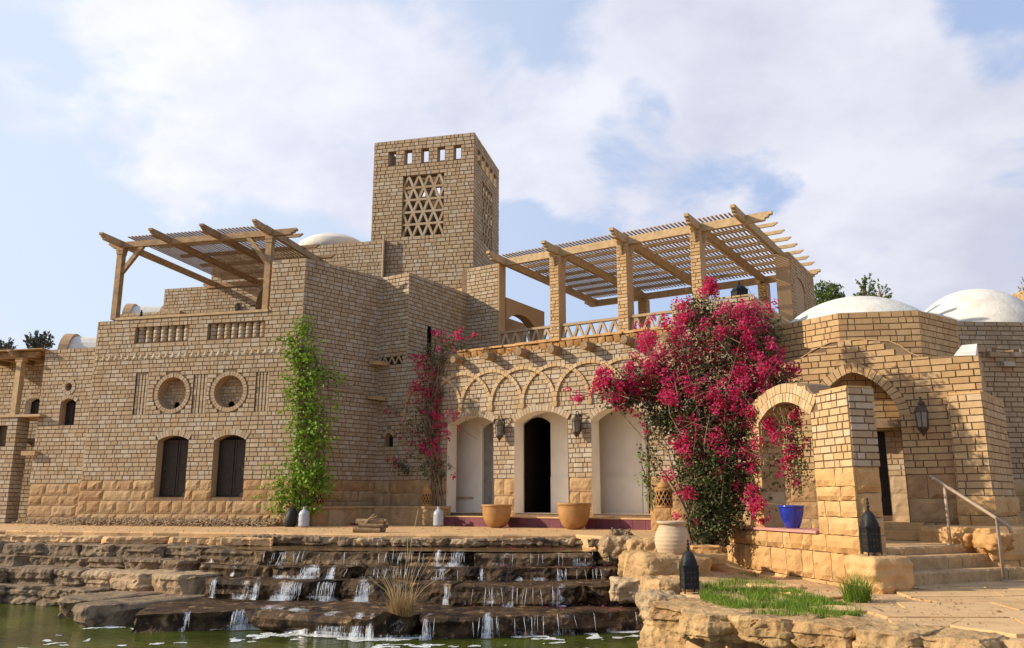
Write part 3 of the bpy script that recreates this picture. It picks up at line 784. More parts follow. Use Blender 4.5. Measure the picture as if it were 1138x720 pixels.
m = MB(); stones(m, B, B.u(735), uE, -.75, zB, (), 5, e1=.03); m.build('stone_base', STONE, arc)
DL = .88; LB = B.back(DL)
m = MB()
for h in AR: m = MB(); reveal(m, B, h, .03, -s_r); m.build('arch_reveal', PLASTER, arc)
for h in AR:
    m = MB(); a, b, zz = h.u0 - .54, h.u1 + .06, h.zs + h.rise + .12
    m.fbox(B, a - .06, a, zfl - .05, zz, -DL + .002, -s_r + .01); m.fbox(B, b, b + .06, zfl - .05, zz, -DL + .002, -s_r + .01); m.fbox(B, a, b, zz - .06, zz, -DL + .002, -s_r + .01)  # unseen dividing walls added to block sun through the neighbouring arch
    m.build('porch_lining', PLASTER, arc); m = MB(); m.fbox(B, a + .003, b - .003, zfl - .05, zfl - .001, -DL - .25, -s_r + .02); m.build('porch_floor', PAVE, arc)
D2 = hole_px(LB, 581.5, 612.5, 471, 463.5, 571); D1 = hole_px(LB, 537, 556, 476, 470, 571); D3 = hole_px(LB, 719, 752, 470, 462, 571)
for h in (D1, D2, D3): h.z0 = zfl
m = MB(); plate(m, LB, LB.u(488), LB.u(760), -.1, zc - .6, (D1, D2, D3), 0, .04); m.build('loggia_wall', PLASTER, arc)
m = MB()
for h in (D1, D2, D3): reveal(m, LB, h, 0.012, -.05)
zw = LB.z(620, 530)
ar = [LB.u(500), D1.u0 - .1, D1.u1, D2.u0, D2.u1, D3.u0 - .12]
for a, b in ((ar[0], ar[1]), (ar[4], ar[5])): m.fbox(LB, a, b, zfl, zw, 0, .035)
m.fbox(LB, D3.u0 - .1, D3.u0 - .002, zfl, D3.zs + .1, 0, .05); m.fbox(LB, D1.u0 - .09, D1.u0 - .002, zfl, D1.zs + .1, 0, .05)
m.build('door_jamb', PLASTER, arc)
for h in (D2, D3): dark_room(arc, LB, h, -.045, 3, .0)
m = MB(); fill(m, LB, D1, -.03, .0); d = m.build('door', mat('grey_door', [(.20, .18, .155)], rough=.5), arc)
m = MB(); m.fbox(LB, LB.u(505), LB.u(527), LB.z(515, 554.5), LB.z(515, 552), .0, .06); m.build('wooden_shelf', WOODL, arc)
m = MB(); fill(m, B, sw, -.2); m.build('window', DARKWOOD, arc)
m = MB(); reveal(m, B, sw, .01, -.2); m.build('window_reveal', BRICK, arc)
# red step
us0, us1 = B.on(495, 579, .35)[0], B.on(724, 580, .35)[0]; zst = B.z(608, 574.5, .35)
m = MB(); 
uu = us0
while uu < us1 - .05:
    m.fbox(B, uu + .003, min(us1, uu + .3) - .003, -.05, zst - .03, 0, .35, R.random()); uu += .3
st = m.build('red_step', REDTILE, arc); m = MB()
for h in AR: m.fbox(B, h.u0 + .002, h.u1 - .002, zst - .04, zfl - .002, -s_r + .018, -.04, R.random())
m.build('riser_tile', REDTILE, st)
m = MB(); m.fbox(B, us0, us1, zst - .03, zst, 0, .37); m.build('step_tread', PAVE, st)
# interlaced relief arches
usp = [B.on(x, y)[0] for x, y in ((513, 450), (546, 449), (581.6, 447), (617, 446), (656, 443))]
sp = (usp[-1] - usp[0]) / 4; base = usp[0]; zsp = B.z(581, 449); zcr = B.z(563, 412.5)
i0 = -2; i1 = int((B.u(760) - base) / sp)
for i in range(i0, i1 - 1):
    h = Hole(base + i * sp, base + (i + 2) * sp, zsp, zsp, zcr - zsp, 'arch'); h.hw -= .05; h.u0 += .05; h.u1 -= .05
    if h.u0 < .25: continue
    m = MB(); voussoirs(m, B, h, .085, .12, 0, .062 + .004 * (i % 2), depth=.0, tr=(.4, 1)); m.build('relief_arch', BRICKW, arc)
for i in range(i0, i1 + 1):
    u = base + i * sp
    if u < .3: continue
    m = MB(); m.hexa([B.w(u - .04, zsp - .12, .055), B.w(u + .04, zsp - .12, .055), B.w(u + .06, zsp - .12, 0), B.w(u - .06, zsp - .12, 0), B.w(u - .08, zsp, .08), B.w(u + .08, zsp, .08), B.w(u + .08, zsp, 0), B.w(u - .08, zsp, 0)], .6)
    m.build('relief_corbel', BRICKW, arc)
# log ends
lu = [B.on(x, y, .2)[0] for x, y in ((509, 400), (544, 395), (580.5, 391.5), (615, 387.5), (653, 384), (698, 378.5))]
lsp = (lu[-1] - lu[0]) / 5; zlog = (B.z(580, 391.5, .2) + B.z(653, 384, .2)) / 2
for i in range(0, 9):
    u = lu[i] if i < 6 else lu[0] + i * lsp
    m = MB(); k = .105 * R.uniform(.9, 1.1); a = B.w(u, zlog, -.05); b = B.w(u + R.uniform(-.02, .02), zlog - R.uniform(.0, .03), .40 * R.uniform(.85, 1.1))
    m.tube([a, a.lerp(b, .5), a.lerp(b, .93), b], [k, k * 1.03, k, k * .86], 12, .5); m.build('log_end', LOGM, arc)
# cornice of rough corbel stones
m = MB(); u = B.u(hx(511, 387)); 
while u < uP + .1:
    L = .2 * R.uniform(.85, 1.2); p = .10 + R.uniform(-.03, .03)
    j = lambda: R.uniform(-.015, .015)
    m.hexa([B.w(u + .01, zc - .17 + j(), .03), B.w(u + L * .8, zc - .15 + j(), .03), B.w(u + L * .8, zc - .15, -.02), B.w(u, zc - .15, -.02), B.w(u + j(), zc - .02 + j(), p), B.w(u + L - .02, zc - .02 + j(), p + j()), B.w(u + L - .02, zc, -.02), B.w(u, zc, -.02)], R.random()); u += L
m.build('cornice', STONEW, arc)
m = MB(); u = B.u(hx(511, 387))
while u < uP:
    L = .34 * R.uniform(.8, 1.2); m.fbox(B, u + .006, min(uP, u + L) - .006, zc + .002, zc + .06 + R.uniform(-.012, .012), -.3, .115 + R.uniform(-.03, .03), R.random()); u += L
m.build('cornice_slab', STONEW, arc)
# block two's right side, block three on the pillar line
R2 = Frame(B.w(u2, 0, 0).xy, cB); S2 = meet(B.w(u2, 0, 0), cB, hx(519, 330)); B2 = B.back(S2)
u3 = B2.u(hx(554, 340)); z3 = B2.z(540, 295); zR2 = (z2 + R2.z(519, 326)) / 2
m = MB(); slit = hole_px(R2, 474, 479, 366, 361, 400)
plate(m, R2, 0, S2 + .1, zc - .5, zR2, (slit,), 0, .3); ua3 = B2.u(hx(519, 330)); plate(m, B2, ua3 - .2, u3, zc - .5, z3, (), 0, .4)
m.build('tower_core', MORTAR, arc)
m = MB(); bricks(m, R2, 0, S2, zc - .3, zR2, (slit,), .114, e0=.02); bricks(m, B2, ua3, u3, zc - .2, z3, (), .116, e1=.0)
m.build('stair_block_brick', BRICK, arc)
m = MB(); fill(m, R2, slit, -.15); m.build('slit_window', DARKWOOD, arc)
side3 = Frame(B2.w(u3, 0, .02).xy, cB); dd3 = meet(B2.w(u3, 0, 0), cB, hx(561, 340))
m = MB(); m.fbox(side3, 0, dd3, zc - .1, z3 + .12, .003, .03); m.build('stucco_return', STUCCO, arc)
# roof and terrace floor
m = MB(); m.fbox(B, u2, uE, zc - .25, zc - .06, -9.0, -.28); m.fbox(B, .05, u2 - .1, z2 - .5, z2 - .35, -S2 - .3, -.28); m.fbox(B, -1.4, ua3, z3 - .6, z3 - .5, -S2 - 3.5, -S2 - .3)
m.build('roof', STUCCO, arc)
m = MB(); plate(m, B.back(9.0), -1.4, uE, -.5, zc - .06, (), 0, .25); m.build('rear_wall', STUCCO, arc)
# right parapet block
RE = Frame(B.w(uE, 0, 0).xy, cB); LE = S2 + 1.2
m = MB(); plate(m, RE, 0, LE, -.7, zP3, (), 0, .3); plate(m, Frame(B.w(uP, 0, -.9).xy, -cB), 0, .9, zc - .2, zP3, (), 0, .25); m.build('parapet_core', MORTAR, arc)
m = MB(); bricks(m, RE, 0, LE, zB, zP3, (), .1, e0=.02); bricks(m, B, uP, uE, zP3 + .001, zP3 + .06, (), .06, v=-.0, e1=.02); m.build('parapet_brick', BRICKW, arc)
m = MB(); stones(m, RE, 0, LE, -.7, zB, (), 5, e0=.03); m.build('parapet_base', STONE, arc)
# stucco cross wall with its low arch
sx = dd3 + .05; CW = Frame(B2.w(u3 + .03, 0, -sx).xy, cB); LC = meet(B2.w(u3 + .03, 0, -sx), cB, hx(605, 345))
zCW = CW.z(562, 330); ch = hole_px(CW, 562.5, 597, 362, 350, 380)
m = MB(); plate(m, CW, -.0, LC, zc - .2, zCW, (ch,), 0, .3); reveal(m, CW, ch, 0, -.3); plate(m, CW.back(1.3), -1.0, LC + 1, zc - .2, zCW - .1, (), 0, .2); m.build('stucco_wall', STUCCO, arc)
# triangle vent with its ledges
vu0, vu1 = B.on(425, 401)[0], B.on(448, 401)[0]; vz0, vz1 = B.z(436, 405), B.z(436, 397)
m = MB(); m.fbox(B, vu0, vu1, vz0, vz1, .0, .022); m.build('vent_back', BLACK, arc)  # black sheet paints the shade between the vent bars
m = MB(); k = 3; st = (vu1 - vu0) / k
for i in range(k):
    bar2(m, B, (vu0 + i * st, vz0), (vu0 + (i + .5) * st, vz1), .035, .02, .05); bar2(m, B, (vu0 + (i + .5) * st, vz1), (vu0 + (i + 1) * st, vz0), .035, .022, .052)
m.build('triangle_vent', BRICKW, arc)
for (xa, ya, xb, ln) in ((412, 405, 434, .4), (412, 443, 431, .35)):
    u0, z0 = B.on(414, ya); u1 = B.on(xb, ya)[0]
    m = MB(); m.hexa([B.w(.02, z0 - .06, .42), B.w(u1, z0 - .1, .12), B.w(u1, z0 - .1, 0), B.w(.02, z0 - .06, 0), B.w(.02, z0 + .03, .45), B.w(u1, z0, .14), B.w(u1, z0, 0), B.w(.02, z0 + .03, 0)])
    m.build('stone_ledge', STONE, arc)

# ================================================================== balustrade between the pillars
pil = [(613.3, 624.3, 631.2), (692.6, 704.7, 711.5), (780.3, 792.4, 799.0)]
PW = [(B2.u(a), B2.u(b)) for a, b, c in pil]; pw = sum(b - a for a, b in PW) / 3
pd = meet(B2.w(PW[1][1], 0, 0), cB, 711.5)
PC = [(a + b) / 2 for a, b in PW]; psp = (PC[2] - PC[0]) / 2
zbt = B2.z(654, 355.5); zbb = max(zc - .03, B2.z(640, 374.5))
spans = [(u3 + .02, PC[0] - pw / 2), (PC[0] + pw / 2, PC[1] - pw / 2), (PC[1] + pw / 2, PC[2] - pw / 2)]
for (a, b), lab in zip(spans, ('between the stair block and the first pillar', 'between the two left hand pergola pillars', 'behind the pink blossom at the right')):
    t_ = thing('terrace_balustrade', tuple(B2.w((a + b) / 2, zbb, -.15)), 'triangle lattice balustrade on the roof terrace edge, ' + lab, 'balustrade', 'lattice balustrades of the roof terrace')
    m = MB(); m.fbox(B2, a + .003, b - .003, zbt - .07, zbt, -.2, -.06); m.build('top_rail', BRICK, t_)
    m = MB(); m.fbox(B2, a + .003, b - .003, zc - .1, zbb + .01, -.2, -.05); m.build('bottom_kerb', BRICK, t_)
    m = MB(); n = max(2, round((b - a) / .36)); st = (b - a) / n
    for i in range(n):
        bar2(m, B2, (a + i * st + .03, zbb), (a + (i + .5) * st, zbt - .06), .07, -.17, -.085, R.random()); bar2(m, B2, (a + (i + .5) * st, zbt - .06), (a + (i + 1) * st - .03, zbb), .07, -.165, -.09, R.random())
    m.build('triangle_lattice', BRICK, t_)
# ================================================================== timber work
def beam(mb, p0, p1, w, h, e0=True, e1=True, t=.5):
    """a timber; p0, p1 bottom centre line; stepped corbel ends"""
    p0, p1 = Vector(p0), Vector(p1); d = p1 - p0; L = d.length; d.normalize(); side = d.cross(Vector((0, 0, 1))).normalized() * (w / 2)
    k = min(h * 1.25, L * .3)
    E = [(0, 1), (0, .64), (.33, .60), (.36, .36), (.68, .32), (.72, .04), (1, 0)]
    prof = []
    if e0: prof += [(a * k, b * h) for a, b in E]
    else: prof += [(0, h), (0, 0)]
    if e1: prof += [(L - a * k, b * h) for a, b in E[::-1]]
    else: prof += [(L, 0), (L, h)]
    mb.prism([p0 + d * a + Vector((0, 0, b)) - side for a, b in prof], side * 2, t)

def V2(p, z): return Vector((p.x, p.y, z))

def build_pergola(th, fr, us, ufl, ufr, v0, S, zb, over_f, over_b, hb, wb, npur, pover, uslat0, uslat1, slat_sp, MATL, rear_over=.0, crosses=None):
    m = MB(); beam(m, fr.w(ufl, zb, v0), fr.w(ufr, zb, v0), wb, hb, True, True); m.build('front_beam', MATL, th)
    m = MB(); beam(m, fr.w(us[0] - .45, zb, v0 - S), fr.w(us[-1] + .6, zb, v0 - S), wb, hb, True, True); m.build('rear_beam', MATL, th)
    for i, u in enumerate(us):
        m = MB(); a, b = (crosses[i] if crosses else (over_f, over_b)); beam(m, fr.w(u, zb + .025, v0 + a), fr.w(u, zb + .025, v0 - S - b), wb * .92, hb * 1.02, True, True, R.random()); m.build('cross_beam', MATL, th)
    for i in range(npur):
        q = v0 - S * (i + .75) / (npur + .5)
        m = MB(); beam(m, fr.w(us[0] - pover[0], zb + hb + .03, q), fr.w(us[-1] + pover[1], zb + hb + .03, q), .06, .095, True, True, R.random()); m.build('purlin', MATL, th)
    m = MB(); u = uslat0
    while u < uslat1:
        a = fr.w(u, zb + hb + .127, v0 + .07); b = fr.w(u, zb + hb + .127, v0 - S - .15)
        beam(m, a, b, (.044), .028, False, False, R.random()); u += slat_sp
    m.build('slat_roof', MATL, th)

# right pergola on brick pillars
zb = B2.z(700, 268.8); hb = B2.z(700, 260.4) - zb
uend = B2.u(hx(824, 243)); ufr = B2.u(hx(858, 232)) - .05
SB = meet(B2.w(PC[0], 0, 0), cB, hx(711, 322))
pv = -pd / 2
us = [u3 + .1, PC[0] + .05, PC[1] + .05, PC[2] + .05, uend]
perg = thing('brick_pillar_pergola', tuple(B2.w(PC[1], zc, -2)), 'long slatted timber pergola on brick pillars over the arcade roof terrace', 'pergola')
build_pergola(perg, B2, us, us[0] - .12, ufr, pv, SB, zb, .95, .25, hb, .13, 8, (.1, .55), us[0] - .05, uend - .05, .116, WOODL)
for (a, b) in PW:
    m = MB(); m.fbox(B2, a + .0, b, zc - .1, zb - .01, -pd, -.003); p_ = m.build('pillar', STUCCO, perg)
    m = MB(); bricks(m, B2, a, b, zc - .1, zb - .01, (), .098, e1=-.0); m.build('brick_face', BRICKW, p_)
    m = MB()
    if True:
        m.prism([B2.w(a + (b - a) * .5 - .03, zb - .003, .03), B2.w(a + (b - a) * .5 - .03, zb - .003, .28), B2.w(a + (b - a) * .5 - .03, zb - .10, .16), B2.w(a + (b - a) * .5 - .03, zb - .32, .06), B2.w(a + (b - a) * .5 - .03, zb - .32, .03)], dB.to_3d() * .07)
    m.build('bracket', WOODL, p_); m = MB()
    m.prism([B2.w(b + .002, zb - .003, pv - .03), B2.w(b + .22, zb - .003, pv - .03), B2.w(b + .12, zb - .10, pv - .03), B2.w(b + .05, zb - .3, pv - .03), B2.w(b + .002, zb - .3, pv - .03)], cB.to_3d() * .07)
    m.build('bracket', WOODL, p_)
for u in us[1:4]:
    m = MB(); m.fbox(B2, u - .16, u + .16, zc - .1, zb - .01, pv - SB - .17, pv - SB + .15); r_ = m.build('rear_pillar', STUCCO, perg)
    m = MB(); bricks(m, B2, u - .16, u + .10, zc - .1, zb - .01, (), .098, v=pv - SB + .15); m.build('brick_face', BRICKW, r_)
# end wall of the pergola with its arched niche
sE = meet(B2.w(uend, 0, pv), cB, hx(862, 290)); wE = .40
EW = Frame(B2.w(uend + wE - .02, 0, pv - sE).xy, cB); LEw = meet(EW.w(0, 0, 0), cB, hx(902.5, 305))
zE = zb - .005
nich = hole_px(EW, 884, 894.5, 322, 312, 366, 'arch')
m = MB(); m.fbox(B2, uend - .02, uend + wE - .02, zc - .4, zE, pv - sE - .3, pv - sE); m.fbox(B2, uend, uend + wE - .06, zc - .4, zE, pv - sE - LEw, pv - sE - .3)
e_ = m.build('end_wall', STUCCO, perg)
m = MB(); plate(m, EW, 0.02, LEw, zc - .4, zE - .01, (nich,), .006, .02, False); bricks(m, EW, 0.01, LEw, zc - .3, zE - .01, (nich,), .098, v=.01, ring=.1); voussoirs(m, EW, nich, .1, .07, .012)
m.build('brick_face', BRICKW, e_)
m = MB(); reveal(m, EW, nich, .03, -.0); fill(m, EW, nich, .004, 0, .5, .003); m.build('niche', STUCCO, e_)

# left pergola
zb2 = A.z(215, 269.5, -.2); hb2 = .165
S2A = S_A
usA = [A.on(x, y, -.2)[0] for x, y in ((136, 275), (190, 271), (245, 267), (301, 262))]
step = (usA[3] - usA[0]) / 3; usA = [usA[0] + step * i for i in range(4)]
pl = thing('timber_pergola', tuple(A.w(usA[1], zP, -2)), 'weathered timber pergola on two posts over the left roof terrace', 'pergola')
build_pergola(pl, A, usA, usA[0] - .42, A.on(330, 259, -.2)[0], -.2, S2A, zb2, .6, .1, hb2, .13, 4, (-.6, .55), usA[0] + .22, usA[3] - .1, .115, WOOD, crosses=[(.9, .05), (.9, .05), (.9, .05), (.9, .1)])
for u in (usA[0] + .0, usA[3]):
    m = MB(); m.fbox(A, u - .085, u + .085, zP + .07, zb2 - .003, -.285, -.115); m.fbox(A, u - .11, u + .11, zb2 - .10, zb2 - .004, -.31, -.09); m.fbox(A, u - .1, u + .1, zb2 - .2, zb2 - .1, -.30, -.10); m.build('post', WOOD, pl)
for (u, sg) in ((usA[0], 1), (usA[3], -1)):
    m = MB(); a = A.w(u + sg * .08, zb2 - .72, -.2); b = A.w(u + sg * .68, zb2 + .02, -.2); dd = (b - a).normalized(); nn = dd.cross(A.n) * .06
    m.prism([a - nn - A.n * .05, a + nn - A.n * .05, b + nn - A.n * .05, b - nn - A.n * .05], A.n * .1); m.build('brace', WOOD, pl)

# ================================================================== left wing
W = A.back(.45); zW = W.z(80, 387.5); uW0 = W.u(hx(47, 430)); uW1 = uAL + .3; zSW = W.z(70, 537)
wing = thing('left_wing', tuple(W.w((uW0 + uW1) / 2, 0, -1)), 'lower brick wing with a small arched window under a tiny round opening', 'house')
WH = [hole_px(W, 67, 83.5, 447, 443, 473), circ(W, 77, 430, 4)]
m = MB(); plate(m, W, uW0, uW1, -.3, zW, WH, 0, .35); m.fbox(W, uW0 + .1, uW1, zW - .5, zW - .35, -6, -.35); m.build('wall_core', MORTAR, wing)
m = MB(); bricks(m, W, uW0, uW1, zSW, zW, WH, .116, e0=.02, ring=.11)
for h in WH: voussoirs(m, W, h, .11, .065)
m.build('brick_wall', BRICK, wing)
m = MB(); stones(m, W, uW0, uW1, -.1, zSW, (), 4); m.build('stone_base', STONE, wing)
m = MB()
for h in WH: reveal(m, W, h, .01, -.3)
m.build('opening_reveal', BRICK, wing)
shutter_window(wing, W, WH[0], -.2); dark_room(wing, W, WH[1], -.3, .6, .02)
Wr = A.back(1.9); u0, u1 = Wr.u(hx(-60, 430)), Wr.u(hx(62, 430)); zWr = Wr.z(25, 396)
porch = thing('porch_wing', tuple(Wr.w((u0 + u1) / 2, 0, -1)), 'recessed brick wall with a pale edged window under the small timber canopy', 'house')
H = hole_px(Wr, 28.5, 46, 446, 442, 461.5)
m = MB(); plate(m, Wr, u0, u1, -.3, zWr, (H,), 0, .35); m.build('wall_core', MORTAR, porch)
m = MB(); bricks(m, Wr, u0, u1, 0, zWr, (H,), .116, ring=.11); voussoirs(m, Wr, H, .11, .07); m.build('brick_wall', BRICK, porch)
m = MB(); reveal(m, Wr, H, .01, -.22); m.build('window_reveal', PLASTER, porch); shutter_window(porch, Wr, H, -.2)
pc = A.w(0, 0, 0); Wp = Frame(A.w(0, 0, -.30).xy, dA); up0, up1 = Wp.u(hx(-60, 500)), Wp.u(hx(13, 520)); zWp = Wp.z(5, 464)
bp = thing('porch_pier', tuple(Wp.w(up1 - .4, 0, -.4)), 'brick pier with a wooden ledge carrying the canopy post', 'pillar')
H = hole_px(Wp, -6, 7.5, 471, 471, 497); Lp = meet(Wp.w(up1, 0, 0), cA, hx(26.5, 520))
m = MB(); plate(m, Wp, up0, up1, -.3, zWp, (H,), 0, .25); plate(m, Frame(Wp.w(up1, 0, 0).xy, cA), 0, Lp, -.3, zWp, (), 0, .2); fill(m, Wp, H, -.2); m.build('pier_core', MORTAR, bp)
m = MB(); bricks(m, Wp, up0, up1, -.1, zWp, (H,), .116, e1=.02); bricks(m, Frame(Wp.w(up1, 0, 0).xy, cA), 0, Lp, -.1, zWp, (), .116); m.build('brick_face', BRICK, bp)
m = MB(); m.fbox(Wp, up0, Wp.u(hx(46, 460)), zWp + .003, zWp + .07, -1.2, .06); m.build('wooden_ledge', WOODL, bp)
can = thing('timber_canopy', tuple(Wp.w(up1, zWp + .08, -.2)), 'small weathered timber canopy on a post at the far left edge', 'canopy')
up = Wp.on(19, 440, -.2)[0]; zcb = Wp.z(20, 398, -.2)
m = MB(); m.fbox(Wp, up - .085, up + .085, zWp + .073, zcb, -.285, -.115); m.fbox(Wp, up - .13, up + .13, zcb - .12, zcb - .003, -.3, -.1); m.build('post', WOODL, can)
m = MB(); beam(m, Wp.w(up0 - .5, zcb, -.2), Wp.w(Wp.on(47, 392, -.2)[0], zcb, -.2), .14, .16); m.build('front_beam', WOOD, can)
for i in range(3):
    m = MB(); beam(m, Wp.w(up - .05 - i * .9, zcb + .02, .25), Wp.w(up - .05 - i * .9, zcb + .02, -2.15), .12, .16, True, False); m.build('cross_beam', WOOD, can)
m = MB()
for i in range(9): m.fbox(Wp, up0 - .2, Wp.u(hx(48, 400)), zcb + .185, zcb + .21, -2.15 + i * .25, -2.15 + i * .25 + .235, R.random())
m.build('board_roof', WOOD, can)
m = MB(); a = W.w(W.on(34, 505, 1.)[0], 0, 0); m.fbox(Wp, Wp.on(24, 503)[0] , Wp.on(39, 503)[0], Wp.z(30, 506), Wp.z(30, 501), -.35, .02); tag(m.build('stone_ledge', STONE), 'small stone ledge sticking out beside the brick pier at the left', 'ledge')

# vaults and low wall seen behind the left terrace
def vault(name, p, d, L, r, label):
    m = MB(); n = 14; sdv = Vector((d.y, -d.x)); V = []; F = []
    for k in range(2):
        for i in range(n + 1):
            a = pi * i / n; q = Vector(p) + d.to_3d() * (L * k) + sdv.to_3d() * (r * cos(a)) + Vector((0, 0, r * sin(a) * .75)); V.append(q)
    for i in range(n): F.append((i, i + 1, n + 2 + i, n + 1 + i))
    F.append(tuple(range(n, -1, -1))); F.append(tuple(range(n + 1, 2 * n + 2)))
    m.mesh(V, F)
    b = thing(name, tuple(Vector(p)), label, 'vault')
    m.build('vault_shell', DOMEW, b, False)
    for f in (.0, .32):
        q = MB(); V = []; F = []
        for k in (0, 1):
            for rr in (r * .9, r * 1.09):
                for i in range(n + 1):
                    a = pi * i / n; V.append(Vector(p) + d.to_3d() * (L * f - .08 + .28 * k) + sdv.to_3d() * (rr * cos(a)) + Vector((0, 0, rr * sin(a) * .75)))
        N = n + 1
        for i in range(n):
            F += [(N + i, N + i + 1, 3 * N + i + 1, 3 * N + i), (i, i + 1, N + i + 1, N + i), (2 * N + i, 3 * N + i, 3 * N + i + 1, 2 * N + i + 1)]
        q.mesh(V, F); q.build('arch_rib', STUCCO, b)
p = at(hx(140, 348), HPX, 31.0); zz = at(140, 339.5, 31).z
vault('barrel_vault', (p.x + .2, p.y, zz - .9), Vector((.97, .24)), 4, 1.15, 'cream barrel vault seen past the left pergola post')
p = at(hx(70, 380), HPX, 27.0); zz = at(75, 373, 27).z
vault('barrel_vault', (p.x + .3, p.y, zz - .9), Vector((.97, .24)), 4, 1.15, 'cream barrel vault behind the left wing roof')
lw = A.back(4.6); a0, a1 = lw.u(hx(128, 350)), lw.u(hx(200, 350)); zl_ = lw.z(160, 347.5)
m = MB(); plate(m, lw, a0, a1, zP - 1, zl_, (), 0, .25); bricks(m, lw, a0, a1, zP - 1, zl_, (), .098)
tag(m.build('parapet_wall', BRICK), 'low brick parapet behind the rooftop lantern on the left terrace', 'wall')

# ================================================================== entrance pavilion
q0 = at(1040, HPX, 15.6); Qf0 = Frame(q0.xy, dB)
uq0 = -(Vector((q0.x, q0.y)) - Vector(RE.w(0, 0, 0).xy)).dot(dB) + .0; uq1 = Qf0.u(hx(1087, 400)); Qf = Qf0; zfq = -.07
pav = thing('entrance_pavilion', tuple(Qf.w((uq0 + uq1) / 2, zfq, -1.5)), 'brick entrance pavilion with a deep pointed arch and an octagonal drum', 'building')
pr = Qf.on(1003.5, 500)[0]; pc_ = Qf.on(948, 430)[0]; zap = Qf.z(947, 413.5); zsp_ = Qf.z(1000, 462)
PH = Hole(2 * pc_ - pr, pr, zfq - .02, zsp_, zap - zsp_, 'point')
topQ = [(uq0, Qf.z(876, 409) - .0)] + [Qf.on(x, y) for x, y in ((890, 398), (905, 388.5), (923, 380.5), (955, 377), (988, 379), (1000, 384), (1010, 391.5), (1022, 396.5))] + [(uq1, Qf.z(1075, 395.5))]
zQS = Qf.z(1030, 527)
m = MB(); plate(m, Qf, uq0, uq1, zfq - .5, topQ, (PH,), 0, .5); RQ = Frame(Qf.w(uq1, 0, 0).xy, cB); plate(m, RQ, 0, 1.6, zfq - .5, topQ[-1][1], (), 0, .3); m.build('wall_core', MORTAR, pav)
m = MB(); bricks(m, Qf, uq0, uq1, zQS, topQ, (PH,), .13, ring=.2, lens=(.14, .24, .3, .34, .38), joint=.016, e1=.02, tr=(.0, .5)); voussoirs(m, Qf, PH, .2, .105, prot=.026, tr=(0, .6)); bricks(m, RQ, 0, 1.6, zQS, topQ[-1][1], (), .13, e0=.02, lens=(.14, .24, .3))
m.build('brick_wall', BRICKW, pav)
for f_, a_, b_ in ((Qf, uq0, PH.u0), (Qf, PH.u1, uq1), (RQ, 0, 1.6)): m = MB(); stones(m, f_, a_, b_, zfq - .1, zQS, (), 3); m.build('stone_base', STONE, pav)
m = MB(); reveal(m, Qf, PH, .02, -.9); m.build('arch_reveal', BRICK, pav)
QB = Qf.back(.9); DH = hole_px(QB, 946, 987.5, 471, 462, 590); wr = circ(QB, 953.5, 428, 6)
DH.z0 = zfq + .3
m = MB(); plate(m, QB, PH.u0 - .1, PH.u1 + .1, zfq - .1, zap + .1, (DH, wr), 0, .2); bricks(m, QB, PH.u0 - .1, PH.u1 + .1, zQS, zap + .1, (DH, wr), .112, ring=.15); voussoirs(m, QB, DH, .15, .1); voussoirs(m, QB, wr, .16, .07); stones(m, QB, PH.u0 - .1, PH.u1 + .1, zfq, zQS, (DH,), 3); m.build('inner_wall', BRICK, pav)
m = MB(); reveal(m, QB, DH, .01, -.07); m.build('door_reveal', BRICK, pav)
m = MB(); fill(m, QB, DH, -.06); m.fbox(QB, DH.uc - .012, DH.uc + .012, DH.z0, DH.zs, -.06, -.045)
for i in range(5): m.fbox(QB, DH.u0, DH.u1, DH.z0 + .1 + i * .4, DH.z0 + .16 + i * .4, -.06, -.04)
m.build('door', DARKWOOD, pav); dark_room(pav, QB, wr, -.1, .5, .02)
m = MB(); a, b = Qf.u(hx(978, 585)), Qf.on(1034, 585, .25)[0]
m.fbox(Qf, PH.u0 + .01, PH.u1 - .02, zfq, zfq + .29, -.89, -.003); m.fbox(Qf, a, b, zfq, zfq + .17, -.002, .62); m.fbox(Qf, a, b - .1, zfq + .173, zfq + .30, -.001, .35); m.build('door_step', STONEW, pav)
m = MB()
for (a, za), (b, zb3) in zip(topQ[1:8], topQ[2:9]): m.hexa([Qf.w(a, za - .006, .024), Qf.w(b, zb3 - .006, .024), Qf.w(b, zb3 - .02, -.2), Qf.w(a, za - .02, -.2), Qf.w(a, za + .012, .024), Qf.w(b, zb3 + .012, .024), Qf.w(b, zb3 + .01, -.2), Qf.w(a, za + .01, -.2)])
m.build('curved_coping', STUCCO, pav)
# drum
cen = at(968, HPX, 18.35); ZD = at(992, 347.5, 16.6).z; rD = 2.03
m = MB(); mc = MB(); th0 = atan2(-1, 0.0) + radians(13)
ang = [th0 + i * pi / 4 for i in range(8)]
for i in range(8):
    a = Vector((cen.x + rD * cos(ang[i]), cen.y + rD * sin(ang[i]))); b = Vector((cen.x + rD * cos(ang[(i + 1) % 8]), cen.y + rD * sin(ang[(i + 1) % 8])))
    f = Frame(a, b - a); L = (b - a).length
    plate(mc, f, 0, L, 2.0, ZD, (), -.002, .3); bricks(m, f, 0, L, 2.0, ZD, (), .13, lens=(.14, .24, .3, .36), e0=.012, e1=.012, joint=.016, tr=(.0, .5))
mc.build('drum_core', MORTAR, pav); m.build('octagonal_drum', BRICKW, pav)
ap = at(968, 332, 18.35).z
m = MB(); r = 1.77; h = ap - ZD + .12; RR = (r * r + h * h) / (2 * h); m.lathe((cen.x, cen.y, ZD - .12), [(r, -.2)] + [((RR * sin(math.asin(r / RR) * (1 - i / 16))) if i < 16 else 0, h - RR + RR * cos(math.asin(r / RR) * (1 - i / 16))) for i in range(17)], 56)
m.build('dome', DOMEW, pav, True)
m = MB(); u0, u1 = Qf.on(1056, 395)[0], uq1 - .03; zt = topQ[-1][1]
